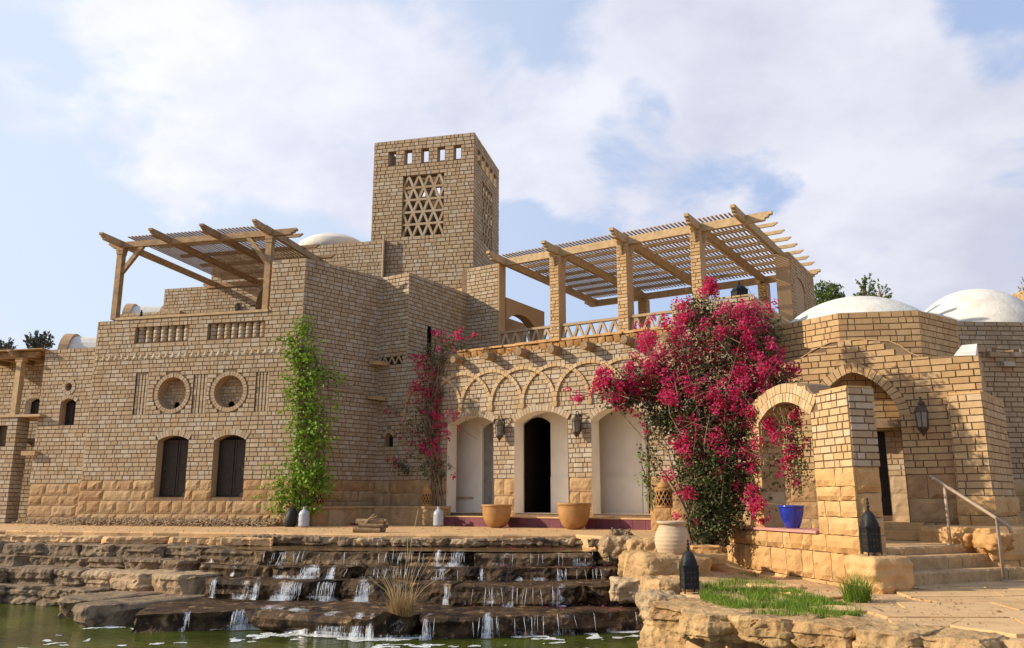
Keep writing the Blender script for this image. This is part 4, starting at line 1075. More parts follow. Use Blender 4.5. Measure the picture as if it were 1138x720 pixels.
m.hexa([Qf.w(u0, zt + .003, -.04), Qf.w(u1, zt + .003, -.04), Qf.w(u1, zt + .003, -1.3), Qf.w(u0, zt + .003, -1.3), Qf.w(u0 + .05, zt + .03, -.06), Qf.w(u1, zt + .03, -.06), Qf.w(u1, zt + .42, -1.25), Qf.w(u0 + .15, zt + .42, -1.25)]); m.build('plaster_slope', DOMEW, pav)
m = MB(); m.prism([V2(Qf.w(uq0, 0, -.4), 2.05), V2(Qf.w(uq1 - .3, 0, -.4), 2.05), V2(Qf.w(uq1 - .3, 0, -3.9), 2.05), V2(Qf.w(uq0, 0, -3.9), 2.05)], (0, 0, .15)); m.build('roof', MORTAR, pav)

# ================================================================== garden wall with arch
Gc = zplane(960, 655, -.57); dG = Vector((.244, -.970)).normalized(); LG = 3.75
G = Frame(Gc.xy - dG * LG, dG); GF = Frame(Gc.xy, Vector((.970, .244))); wG = meet(Gc, GF.d, hx(975, 500))
gar = thing('garden_wall', tuple(G.w(LG / 2, -.57, -.2)), 'warm sunlit brick and stone wall with a wide arch over a blue pot', 'wall')
ua = LG - meet(Gc, -dG, hx(905, 500)); ub = LG - meet(Gc, -dG, hx(846, 500))
zcr_, zsg = G.z(876, 446), G.z(903, 461); zled = G.z(872, 590.5); GH = Hole(ub, ua, zled, zsg, zcr_ - zsg, 'seg')
zPt = G.z(940, 430.5); zGS = G.z(925, 520)
topG = [(0, zled)] + [(ub - .45 + .001, zled)] + [(ub - .45 + .002, zsg + .1)] + [(GH.uc - (GH.hw + .33) * cos(pi * i / 14), zsg + GH.rise * (1 - cos(pi * i / 14) ** 2) + .31) for i in range(1, 13) if GH.uc - (GH.hw + .33) * cos(pi * i / 14) < ua + .25] + [(ua + .26, zPt), (LG, zPt)]
topG = sorted(topG); topG = [(u, min(z, zPt) if u > ua else z) for u, z in topG]
m = MB(); plate(m, G, 0, LG, -.8, topG, (GH,), 0, wG - .01); m.build('wall_core', MORTAR, gar)
m = MB(); bricks(m, G, ub - .45, LG, zGS, topG, (GH,), .107, ring=.28, lens=(.13, .24, .25, .26, .12), e1=.02, joint=.016, tr=(.2, 1)); voussoirs(m, G, GH, .145, .085, tr=(.3, 1)); voussoirs(m, G, GH, .145, .085, m0=.155, prot=.028, tr=(.3, 1))
m.build('brick_wall', BRICKW, gar)
m = MB(); bricks(m, GF, 0, wG, zGS, zPt, (), .107, lens=(.14, .24, .3, .36), e0=.0, e1=.02, joint=.016); m.build('pillar_side', BRICK, gar)
m = MB(); stones(m, G, ub - .45, LG, zled, zGS, (GH,), 4, v=.02, e1=.03, bulge=.06); stones(m, G, 0, LG, -.8, zled, (), 3, v=.02, e1=.03, bulge=.07); stones(m, GF, 0, wG, -.8, zGS, (), 6, v=.0, bulge=.06); m.build('stone_face', STONEW, gar)
m = MB(); reveal(m, G, GH, .02, -wG + .02); m.build('arch_reveal', BRICKW, gar)
m = MB(); JF = Frame(G.w(ub, 0, -.01).xy, GF.d); bricks(m, JF, 0, wG - .02, zGS, zsg, (), .107, lens=(.14, .24), v=.004, prot=.012); stones(m, JF, 0, wG - .02, zled, zGS, (), 3, bulge=.02); m.build('jamb_brick', BRICKW, gar)
m = MB(); m.fbox(G, .0, ua - .02, zled + .003, zled + .045, -wG - .05, .07); m.build('pink_ledge', mat('pink_ledge', [(.50, .24, .19)], rough=.6, namp=.15), gar)
m = MB(); m.fbox(G, ua + .24, LG, zPt + .002, zPt + .03, -wG, .0); m.build('pillar_cap', STONEW, gar)

# ================================================================== gate pillar
gd = Vector((.746, -.666)); gp = at(hx(1097, 500), HPX, 14.9); gl = meet(gp, -gd, hx(1060, 500)); GP = Frame(gp.xy - gd * gl, gd); GPR = Frame(gp.xy, Vector((.666, .746))); gr = meet(gp, GPR.d, hx(1121, 500))
zg0, zg1, zg2 = -.35, GP.z(1080, 551), GP.z(1080, 437.5)
gate = thing('gate_pillar', tuple(gp), 'square brick pillar on a rough stone foot beside the entrance steps', 'pillar')
m = MB(); 
P4 = [GP.w(0, 0, 0), GP.w(gl, 0, 0), GPR.w(gr, 0, 0), GPR.w(gr, 0, 0) - gd.to_3d() * gl]
m.prism([V2(p, zg0) for p in P4], (0, 0, zg2 - zg0)); m.build('pillar_core', MORTAR, gate)
m = MB(); bricks(m, GP, 0, gl, zg1, zg2, (), .13, e0=.0, e1=.02, lens=(.14, .24, .3, .34), joint=.016, tr=(.2, 1)); bricks(m, GPR, 0, gr, zg1, zg2, (), .13, lens=(.14, .24, .3), joint=.016); bricks(m, Frame(P4[3].xy, P4[0].xy - P4[3].xy), 0, gr, zg1, zg2, (), .118); m.build('brick_shaft', BRICKW, gate)
m = MB(); stones(m, GP, -.05, gl, zg0, zg1, (), 3, v=.03, e1=.05, bulge=.07); stones(m, GPR, 0, gr + .05, zg0, zg1, (), 3, v=.03, bulge=.07); stones(m, Frame(P4[3].xy, P4[0].xy - P4[3].xy), 0, gr, zg0, zg1, (), 3, v=.03); m.build('stone_foot', STONEW, gate)
m = MB(); m.prism([V2(p, zg2 + .003) for p in P4], (0, 0, .04)); m.build('cap', STONEW, gate)

# ================================================================== walls and dome at the right edge
t0 = at(hx(1092, 500), HPX, 17.6); T = Frame(t0.xy, Vector((.99, .08))); 
rw = thing('ruined_wall', tuple(T.w(1, -.1, -.2)), 'unfinished brick wall with stepped broken top at the right edge', 'wall')
zT1, zT2, zT3 = T.z(1100, 386), T.z(1120, 391), T.z(1138, 388)
topT = [(0, zT1), (T.u(hx(1107, 388)), zT1), (T.u(hx(1107, 388)) + .001, zT2), (T.u(hx(1126, 388)), zT2), (T.u(hx(1126, 388)) + .001, zT3), (4, zT3)]
m = MB(); plate(m, T, 0, 4, -.6, topT, (), 0, .5); m.build('wall_core', MORTAR, rw)
zTS = T.z(1110, 532)
m = MB(); bricks(m, T, 0, 4, zTS, topT, (), .11, lens=(.14, .24, .3, .34), tr=(0, .7))
for i in range(7):
    u = .02 + i * .3; z = topf(topT, u) - .12 - .11 * (i % 3); m.fbox(T, u, u + R.uniform(.15, .28), z, z + .1, -.02, R.uniform(.10, .2), R.random())
m.build('brick_face', BRICK, rw)
m = MB(); stones(m, T, 0, 4, -.4, zTS, (), 4); m.build('stone_base', STONE, rw)
tp = at(hx(1062, 400), HPX, 20.5); T2 = Frame(tp.xy, Vector((.995, .05))); zT2_ = T2.z(1100, 357.5)
bh = thing('rear_house', tuple(T2.w(2, 0, -.2)), 'plain brick wall carrying the large white dome at the right edge', 'house')
m = MB(); plate(m, T2, 0, 6, -.5, zT2_, (), 0, .4); m.fbox(T2, .1, 6, zT2_ - .3, zT2_ - .1, -5, -.4); m.build('wall_core', MORTAR, bh)
m = MB(); bricks(m, T2, 0, 6, 1.5, zT2_, (), .12, lens=(.16, .26, .32, .38), tr=(.1, .8)); m.build('brick_face', BRICK, bh)
c = at(hx(1083, 357), HPX, 22.6); zt = at(1083, 323, 22.6).z
r = 1.72; h = zt - (zT2_ - .05)
m = MB(); RR = (r * r + h * h) / (2 * h); m.lathe((c.x, c.y, zT2_ - .05), [(r, -.3)] + [((RR * sin(math.asin(r / RR) * (1 - i / 16))) if i < 16 else 0, h - RR + RR * cos(math.asin(r / RR) * (1 - i / 16))) for i in range(17)], 56)
m.build('dome', DOMEW, bh, True)

# ================================================================== cliff far behind
m = MB(); n = 44; V = []; F = []
c0 = at(1180, HPX, 80)
for iy in range(13):
    for ix in range(n + 1):
        x = c0.x - 16 + ix * .9; f = iy / 12
        h = at(1138, 326, 80).z * (1.02 + .25 * max(0, (ix - 14) / n)) * min(1, max(0, (ix - 6) / 7)) ** .7
        y = 80 + f * 22 + 2.5 * noise.noise(Vector((x * .2, f * 3, 1)))
        prof_ = min(1, f * 4) ** .6
        V.append((x, y, -1 + (h + 1 + noise.noise(Vector((x * .35, f * 5, 2))) * 1.2) * prof_))
for iy in range(12):
    for ix in range(n): i = iy * (n + 1) + ix; F.append((i, i + 1, i + n + 2, i + n + 1))
m.mesh(V, F); tag(m.build('rocky_hill', CLIFF), 'ochre rocky hill behind the large white dome', None, None, 'structure')
# ================================================================== ground, water, terrace
ROWZ = [-.25, -.48, -.66, -.95]; WATER = -1.22; LOW = -.57
ROWPX = [[(-140, 604), (50, 606), (200, 609), (300, 613), (440, 613.5), (590, 615), (690, 613.5), (712, 612)],
         [(-140, 618), (50, 620.5), (200, 625), (300, 630), (440, 631.5), (590, 632.5), (700, 632), (720, 631)],
         [(-140, 632), (50, 634), (120, 637), (200, 642), (300, 646), (440, 648), (590, 653), (690, 650), (715, 647)],
         [(-140, 652), (50, 655), (92, 657), (104, 675), (160, 681), (260, 678), (300, 677), (360, 684), (440, 688), (590, 684), (690, 680), (725, 678)]]
ROWS = [[zplane(x, y, z) for x, y in pts] for pts, z in zip(ROWPX, ROWZ)]
def edge_y(k, x):
    P = ROWS[k]
    if x <= P[0].x: return P[0].y
    for a, b in zip(P, P[1:]):
        if a.x <= x <= b.x: return a.y + (b.y - a.y) * (x - a.x) / max(1e-6, b.x - a.x)
    return P[-1].y
EDGE = [zplane(x, y, 0) for x, y in ((-140, 588.5), (0, 589), (90, 590), (200, 591), (290, 592), (430, 593.5), (560, 594), (640, 594), (690, 597), (745, 600))]
def terr_y(x):
    if x <= EDGE[0].x: return EDGE[0].y
    for a, b in zip(EDGE, EDGE[1:]):
        if a.x <= x <= b.x: return a.y + (b.y - a.y) * (x - a.x) / (b.x - a.x)
    return EDGE[-1].y
BANK = [zplane(x, y, LOW) for x, y in ((742, 668), (800, 678), (860, 686), (940, 694), (1020, 702), (1110, 712), (1250, 725))]
def bank_y(x):
    if x <= BANK[0].x: return 99
    for a, b in zip(BANK, BANK[1:]):
        if a.x <= x <= b.x: return a.y + (b.y - a.y) * (x - a.x) / (b.x - a.x)
    return BANK[-1].y - (x - BANK[-1].x) * .2
XR = ROWS[3][-1].x
def ground_z(x, y):
    if y > 60 or abs(x) > 40 or y < -14: return -.35
    xr = .205 * y - .12            # right end of terrace and cascade
    if x > xr:
        if x > BANK[0].x and y < bank_y(x) - .12: return -2.1 if x < 12 else LOW
        if x <= BANK[0].x and y < 10.4: return -2.1
        f = min(1, max(0, (x - xr) / 1.3)); up = max(0, min(1, (y - 12.2) / 3.2))
        return LOW * (1 - up) + (-.12 * (1 - f) + LOW * f) * up + (0 if x < 7 or y < 13 else 0)
    if y > terr_y(x): return -.16
    if y > edge_y(0, x) + .15: return -.62
    if y > edge_y(1, x) + .15: return -.85
    if y > edge_y(2, x) + .15: return -1.1
    if y > edge_y(3, x) + .15: return -1.5
    if x < -13 and y > 0: return -.3
    return -2.1
xs = [-1500, -600, -200, -80, -41, -30, -22, -17] + [-15 + i * .16 for i in range(int(25 / .16))] + [10.5, 12, 15, 22, 41, 80, 200, 600, 1500]
ys = [-600, -200, -60, -15, -13, -6, 0, 3, 5] + [6 + i * .16 for i in range(int(15 / .16))] + [21.5, 23, 26, 32, 45, 61, 120, 300, 800, 2500]
V = []; F = []
for y in ys:
    for x in xs: V.append((x, y, ground_z(x, y) + (.012 * noise.noise(Vector((x * 1.1, y * 1.1, 0))) + .006 * noise.noise(Vector((x * 4, y * 4, 5))) if 5 < y < 22 and -16 < x < 11 else 0)))
nx = len(xs)
for j in range(len(ys) - 1):
    for i in range(nx - 1): a = j * nx + i; F.append((a, a + 1, a + nx + 1, a + nx))
m = MB(); m.mesh(V, F); tag(m.build('ground', SAND, None, True, base=(0, 0, 0)), 'sandy ground around the buildings and pond', None, None, 'structure')
m = MB(); m.quad([(-30, -12, WATER), (9, -12, WATER), (9, 16.5, WATER), (-30, 16.5, WATER)]); tag(m.build('pond_water', POOLW, None, base=(0, 0, WATER)), 'murky green pond water below the cascade', None, None, 'structure')
m = MB(); pts = [(p.x, p.y + .25, -.235) for p in ROWS[0]]; bk = [(p.x, p.y + .1, -.235) for p in EDGE][::-1]
n = 30; x0, x1 = -17.0, zplane(700, 606, -.235).x; V = []; F = []
for i in range(n + 1):
    x = x0 + (x1 - x0) * i / n; V += [(x, edge_y(0, x) + .08, -.235), (x, terr_y(x) + .12, -.235)]
for i in range(n): F.append((2 * i, 2 * i + 2, 2 * i + 3, 2 * i + 1))
m.mesh(V, F); tag(m.build('channel_water', CHANW, None, base=(0, 0, -.235)), 'shallow water channel above the cascade', None, None, 'structure')
# terrace slab
n = 60; x0, x1 = EDGE[0].x, EDGE[-1].x; V = []; F = []
for i in range(n + 1):
    x = x0 + (x1 - x0) * i / n; y = terr_y(x) + .08 * noise.noise(Vector((x * 1.7, 0, 0))) + .03 * noise.noise(Vector((x * 6, 0, 0)))
    V += [(x, y + .03, -.28), (x, y, -.03), (x, y + .02, 0)]
    for k in range(1, 9): V.append((x, y + .02 + (24.5 - y) * k / 8, .012 * noise.noise(Vector((x * 1.5, k * 2.1, 3)))))
c = 11
for i in range(n):
    for k in range(c - 1): a = i * c + k; F.append((a, a + c, a + c + 1, a + 1))
V2_ = len(V); V += [(x1, EDGE[-1].y, -.5), (x1 + .9, 18.2, -.3), (x1 + .9, 18.2, 0), (x1, EDGE[-1].y, 0), (x1 + 2, 22, 0), (x1, 24, 0)]
F += [(V2_, V2_ + 1, V2_ + 2, V2_ + 3), (V2_ + 3, V2_ + 2, V2_ + 4, V2_ + 5)]
m = MB(); m.mesh(V, F); tag(m.build('terrace', PAVE, None, base=(0, 17, 0)), 'pale sandstone terrace in front of the house', None, None, 'structure')
# courtyard floor and steps
dS = Vector((.908, .42)).normalized(); s1 = zplane(1000, 651.5, LOW); SF = Frame(s1.xy, dS)
levels = [(LOW, -.39, 0), (-.39, -.195, .29), (-.195, -.07, .58)]
su0, su1 = -.12, SF.u(hx(1150, 640)) + .3
stt = thing('entrance_stairs', tuple(SF.w(.8, LOW, -.3)), 'three worn sandstone steps leading up to the pointed arch', 'steps')
STEPM = mat('step_stone', [(.50, .31, .14), (.55, .355, .17), (.46, .275, .12)], nscale=5, namp=.25, bump=.8, bscale=18, bdist=.04, tintcols=[((.34, .20, .09), 2.4, .52, .75)])
for (za, zb2_, v) in levels:
    m = MB(); u = su0
    while u < su1 - .05:
        L = min(R.uniform(.5, .95), su1 - u); L = su1 - u if su1 - u - L < .25 else L
        nn = 6; a = [(u + .004 + (L - .008) * i / nn) for i in range(nn + 1)]
        for p, q in zip(a, a[1:]):
            o1, o2 = .035 * noise.noise(Vector((p * 4, v * 7, 1))) + R.uniform(-.008, .008), .035 * noise.noise(Vector((q * 4, v * 7, 1)))
            t = R.random() * .3 + .3
            m.hexa([SF.w(p, za - .1, -v + o1), SF.w(q, za - .1, -v + o2), SF.w(q, za - .1, -v - .7), SF.w(p, za - .1, -v - .7), SF.w(p, zb2_ - .03, -v + .02 + o1), SF.w(q, zb2_ - .03, -v + .02 + o2), SF.w(q, zb2_ - .03, -v - .7), SF.w(p, zb2_ - .03, -v - .7)], t)
            m.hexa([SF.w(p, zb2_ - .03, -v + .02 + o1), SF.w(q, zb2_ - .03, -v + .02 + o2), SF.w(q, zb2_ - .03, -v - .7), SF.w(p, zb2_ - .03, -v - .7), SF.w(p, zb2_ - .002, -v + .0 + o1), SF.w(q, zb2_ - .002, -v + o2), SF.w(q, zb2_ - .002, -v - .7), SF.w(p, zb2_ - .002, -v - .7)], t, (0,))
        u += L
    m.build('step', STEPM, stt)
m = MB(); C4 = [SF.w(su0, 0, -.8), SF.w(su1 + 3, 0, -.8), SF.w(su1 + 3, 0, -6), Qf.w(uq1 + .5, 0, -1.5), Qf.w(uq0 - .3, 0, -1.5), G.w(1.0, 0, -wG + .05), G.w(LG, 0, -wG)]
m.prism([V2(p, -.6) for p in C4], (0, 0, .518)); tag(m.build('courtyard_floor', PAVE), 'stone floor of the small entrance court', None, None, 'structure')
# bench along the walls of the recess
bo = .55; zb_top = B.z(450, 563, .5)
m = MB(); ubE = B.on(487, 575, bo)[0]
ins_ = R1.w(.0, 0, bo); iA = R1.on(345, 575, bo)[0]
# inner corner of the L: intersection of the two offset lines
X = B.w(0, 0, bo); den = cB.x
def line_x(p, d, q, e):
    c = d.x * e.y - d.y * e.x; t = ((q.x - p.x) * e.y - (q.y - p.y) * e.x) / c; return t
tA = line_x(R1.w(0, 0, bo), R1.d, B.w(0, 0, bo), B.d)
cor = R1.w(tA, 0, bo)
poly = [R1.w(iA, 0, bo), cor, B.w(ubE, 0, bo), B.w(ubE, 0, .03), B.w(0, 0, .0), R1.w(iA, 0, .03)]
be = thing('stone_bench', tuple(cor), 'low built stone bench along the shaded corner under the pink vine', 'bench')
m.prism([V2(p, -.05) for p in poly], (0, 0, zb_top + .0)); m.build('bench_core', STONE, be)
fR = R1.w(0, 0, bo); m = MB(); stones(m, Frame(R1.w(iA, 0, bo).xy, R1.d), 0, tA - iA, 0, zb_top - .06, (), 1, bulge=.02, lens=(.5, .7, .9)); bu = (cor - B.w(0, 0, bo)).dot(dB.to_3d()); stones(m, B, bu, ubE, 0, zb_top - .06, (), 1, v=bo, bulge=.02, lens=(.6, .8, 1.0)); m.build('bench_face', STONE, be)
m = MB(); poly = [R1.w(iA - .03, 0, bo + .04), R1.w(tA + .02, 0, bo + .04), B.w(ubE + .03, 0, bo + .04), B.w(ubE + .03, 0, .05), B.w(.06, 0, .05), R1.w(iA - .03, 0, .05)]
m.prism([V2(p, zb_top - .045) for p in poly], (0, 0, .06)); m.build('bench_top', STONE, be)

# ================================================================== rocks
def rock(mb, c, hx_, hy_, hz_, rz, seed, n=12, rnd=.35, amp=.1, strata=.05, flat=.6, cuts=9, fine=1.0):
    """fractured block: half sizes, turned by rz; faceted by random planes, bedded, roughened"""
    c = Vector(c); ca, sa = cos(rz), sin(rz); so_ = Vector((seed * 3.7 % 97, seed * 1.3 % 89, seed * 2.1 % 83)); verts = {}; V = []; F = []
    rr_ = random.Random(int(seed * 1000) % 99991)
    mx = max(hx_, hy_, hz_); mn = min(hx_, hy_, hz_); H3 = Vector((hx_, hy_, hz_))
    N = (max(5, int(n * hx_ / mx)), max(5, int(n * hy_ / mx)), max(5, int(n * hz_ / mx)))
    P = []
    for _ in range(cuts):
        nn = Vector((rr_.uniform(-1, 1), rr_.uniform(-1, .4), rr_.uniform(-.8, .9 * (1.05 - flat))))
        if nn.length < .2: continue
        nn.normalize(); sup = abs(nn.x) * hx_ + abs(nn.y) * hy_ + abs(nn.z) * hz_
        P.append((nn, sup * rr_.uniform(.70, .93)))
    def vid(i, j, k):
        key = (i, j, k)
        if key in verts: return verts[key]
        p = Vector((2 * i / N[0] - 1, 2 * j / N[1] - 1, 2 * k / N[2] - 1))
        q = Vector((p.x * hx_, p.y * hy_, p.z * hz_)); r = rnd * mn
        inn = Vector([max(-h + r, min(h - r, v)) for v, h in zip(q, H3)]); dv = q - inn
        nr = dv.normalized() if dv.length > 1e-6 else p.normalized()
        if dv.length > 1e-6: q = inn + nr * r
        for nn, d_ in P:
            e = q.dot(nn) - d_
            if e > 0: q = q - nn * e
        w = q
        d = amp * noise.noise(w * (1.3 / mx) + so_) * 1.3 + amp * .6 * noise.noise(w * (3.5 / mx) + so_)
        rg = 1 - abs(noise.noise(w * 5.5 + so_)) * 2
        d += fine * (.022 * noise.noise(w * 9 + so_) + .014 * noise.noise(w * 21 + so_) + .016 * min(0, rg - .55))
        bed = noise.noise(Vector((w.x * .7, w.y * .7, w.z * 13)) + so_) 
        d += strata * (1 if bed > .08 else -.5) * (1 - abs(nr.z)) * (.6 + abs(bed))
        if nr.z > .6: d *= 1 - flat
        q = q + nr * d
        V.append((c.x + q.x * ca - q.y * sa, c.y + q.x * sa + q.y * ca, c.z + q.z)); verts[key] = len(V) - 1; return verts[key]
    for (ax, s) in ((0, 0), (0, 1), (1, 0), (1, 1), (2, 0), (2, 1)):
        o1, o2 = [a for a in (0, 1, 2) if a != ax]
        for i in range(N[o1]):
            for j in range(N[o2]):
                def g(a, b):
                    t = [0, 0, 0]; t[ax] = N[ax] * s; t[o1] = a; t[o2] = b; return vid(*t)
                f = (g(i, j), g(i + 1, j), g(i + 1, j + 1), g(i, j + 1))
                F.append(f if (s == 1) == (ax != 1) else f[::-1])
    mb.mesh(V, F, (seed * .37) % 1)
ORD = ['first', 'second', 'third', 'fourth', 'fifth', 'sixth', 'seventh', 'eighth', 'ninth', 'tenth', 'eleventh', 'twelfth', 'thirteenth', 'fourteenth', 'fifteenth', 'sixteenth', 'seventeenth', 'eighteenth', 'nineteenth', 'twentieth', 'twenty-first', 'twenty-second', 'twenty-third', 'twenty-fourth', 'twenty-fifth', 'twenty-sixth', 'twenty-seventh', 'twenty-eighth', 'twenty-ninth', 'thirtieth']
rk = random.Random(21)
tiers = ['top', 'second', 'third', 'lowest']
for k in range(4):
    x = ROWS[k][0].x + 1.6; xe = ROWS[k][-1].x - .1; idx = 0
    while x < xe - .1:
        dry = x < zplane(215, ROWPX[k][2][1], ROWZ[k]).x
        L = rk.uniform(.6, 1.2) if dry else rk.uniform(1.3, 2.6)
        if xe - (x + L) < .35: L = xe - x
        xm = x + L / 2; ym = edge_y(k, xm); sl = atan2(edge_y(k, x + L * .9) - edge_y(k, x + L * .1), L * .8); sl = max(-.6, min(.6, sl))
        prev = (edge_y(k - 1, xm) if k else ym + .25); dep = max(.45, prev - ym + .35)
        zt = ROWZ[k] + rk.uniform(-.015, .015) + (.04 if dry else 0); zb_ = (ROWZ[k + 1] if k < 3 else WATER) - .1
        hgt = zt - zb_
        ymf = ym + rk.uniform(-.05, .05)
        m = MB(); rock(m, (xm, ymf + dep / 2, zt - hgt / 2), L / 2 + (.05 if dry else .12), dep / 2, hgt / 2, sl, rk.uniform(0, 90), 34, .30 if dry else .16, .045, .03, .6, 8 if dry else 5)
        px = 569 + 909 * xm / ym
        brown = (k == 2 and 118 < px < 235)
        o = m.build('cascade_rock', GREYROCK if dry and not brown else (DRYROCK if brown else DAMPROCK if k == 0 else WETROCK), None, False)
        seen = px > -30
        desc = 'dry grey-brown' if dry and not brown else ('golden brown dry' if brown else 'dark wet')
        tag(o, f'{desc} stone block, {ORD[idx]} from the left in the {tiers[k]} tier of the cascade', 'rock', 'stone blocks of the cascade')
        if seen: idx += 1
        else: o['label'] = f'{desc} stone block at the far left end of the {tiers[k]} cascade tier'
        x += L
# rocky end of the cascade, going up to the jar
bankrocks = [(690, 608, 14.9, .36, .3, .17, DRYROCK, 'pale boulder at the channel end below the driftwood'), (722, 612, 14.4, .36, .34, .2, GOLDROCK, 'pale rock just left of the ribbed clay jar'),
             (742, 640, 13.35, .60, .5, .36, GOLDROCK, 'broad golden rock carrying the ribbed clay jar'), (712, 628, 14.0, .34, .4, .22, GOLDROCK, 'golden rock at the right end of the second cascade tier'),
             (748, 660, 12.0, .40, .40, .22, GOLDROCK, 'low golden rock behind the bollard lantern'), (706, 655, 13.2, .40, .30, .17, DRYROCK, 'brown rock ending the third cascade tier'), (737, 676, 11.4, .26, .3, .2, DRYROCK, 'brown rock wedged beside the lowest cascade tier')]
for i, (px, py, Y, a, b, c_, mt, lb) in enumerate(bankrocks):
    p = at(px, py, Y); m = MB(); rock(m, p, a, b, c_, rk.uniform(-.3, .3), 100 + i * 7.3, 40, .5, .05, .008, .35, 14, .8); o = m.build('boulder', mt, None, False); tag(o, lb, 'rock')
def front_rock(x0, x1, ytop, z0, z1, dep, lb, seed, mt=GOLDROCK):
    back_ = .26 if z0 < -1 else 0.0
    a = zplane(x0, ytop, z1); b = zplane(x1, ytop + (x1 - x0) * .11, z1); cc = (a + b) / 2; L = (b - a).length / 2
    m = MB(); rock(m, (cc.x, cc.y + back_ + dep * .5, (z0 + z1) / 2), L * 1.04, dep / 2, (z1 - z0) / 2, atan2(b.y - a.y, b.x - a.x), seed, 62, .22, .045, .03, .6, 16, .8); o = m.build('bank_boulder', mt, None, False); tag(o, lb, 'rock', 'retaining boulders along the pond')
front_rock(750, 806, 672, -.82, -.54, .9, 'flat topped golden boulder directly below the bollard lantern', 3.1)
front_rock(778, 842, 680, -.80, -.53, .8, 'pale retaining boulder overlapping the one under the bollard lantern', 9.7, GOLDROCK)
front_rock(838, 915, 685, -.78, -.53, .8, 'long pale boulder edging the lawn in the middle of the bank', 14.2)
front_rock(905, 985, 692, -.80, -.54, .8, 'pale boulder edging the ground below the grass tuft', 21.9)
front_rock(978, 1060, 700, -.80, -.54, .8, 'pale boulder edging the paving below the lantern block', 33.5)
front_rock(1050, 1140, 708, -.82, -.55, .8, 'pale boulder at the bottom right corner of the bank', 41.5)
front_rock(742, 815, 694, -1.45, -.82, .9, 'large rough boulder rising from the pond at the left end of the bank', 53.0)
front_rock(806, 880, 702, -1.45, -.80, .9, 'rough lower boulder in the water, second along the bank', 61.0)
front_rock(868, 950, 708, -1.45, -.78, .9, 'rough lower boulder cut by the bottom of the photo, mid bank', 72.0)
front_rock(940, 1050, 716, -1.5, -.80, .9, 'lower bank boulder under the paving, mostly below the photo', 85.0)
# rubble under the terrace edge
idx = 0
for i in range(26):
    px = 292 + i * 15.6 + rk.uniform(-4, 4); p = zplane(px, 596 + rk.uniform(-1, 1.5), -.12); s = rk.uniform(.18, .34)
    m = MB(); rock(m, (p.x, terr_y(p.x) + .02 + rk.uniform(-.1, .05), -.13 + rk.uniform(-.02, .02)), s, .12, rk.uniform(.055, .075), rk.uniform(-.25, .25), 200 + i * 3.3, 22, .3, .03, .02, .3, 8)
    tag(m.build('edge_rock', GREYROCK if i % 3 else DRYROCK, None, False), f'small rough rock under the terrace edge, {ORD[i]} from the left', 'rock', 'rubble under the terrace edge')
# kerb slabs on the left
xk = zplane(-30, 597, -.14).x; xe = zplane(300, 598, -.14).x; i = 0
while xk < xe:
    L = rk.uniform(.8, 1.5); y = terr_y(xk + L / 2) - .32 + rk.uniform(-.03, .03)
    m = MB(); rock(m, (xk + L / 2, y, -.155), L / 2 - .01, .15, .075, rk.uniform(-.02, .02), 300 + i * 5, 34, .25, .03, .015, .5, 5); o = m.build('kerb_slab', PAVE, None, False)
    tag(o, f'long pale kerb stone above the dry end of the cascade, {ORD[i]} from the left', 'kerb stone', 'kerb stones along the channel'); xk += L; i += 1
# gravel by the wall foot
m = MB(); g = random.Random(5)
def pebble(mb, p, s, t):
    a = g.random() * 6.3; V = []
    for (dx, dy, dz) in ((1, 0, 0), (0, 1, 0), (-1, 0, 0), (0, -1, 0), (0, 0, .8), (0, 0, -.6)):
        V.append((p[0] + s * (dx * cos(a) - dy * sin(a)) * g.uniform(.7, 1.2), p[1] + s * (dx * sin(a) + dy * cos(a)) * g.uniform(.7, 1.2), p[2] + s * dz * g.uniform(.6, 1)))
    mb.mesh(V, [(0, 1, 4), (1, 2, 4), (2, 3, 4), (3, 0, 4), (1, 0, 5), (2, 1, 5), (3, 2, 5), (0, 3, 5)], t)
for i in range(2600):
    u = g.uniform(uAL - .1, -.2); v = abs(g.gauss(0, .35)) + .04
    pebble(m, A.w(u, max(.0, .16 - v * .2) + g.uniform(-.02, .03), v), g.uniform(.018, .05), g.random())
for i in range(500):
    u = g.uniform(uW0, uAL); v = abs(g.gauss(0, .3)) + .04; pebble(m, W.w(u, max(.0, .13 - v * .2), v), g.uniform(.02, .05), g.random())
tag(m.build('gravel', GRAVEL), 'brown gravel heaped along the foot of the left house', None, None, 'stuff')
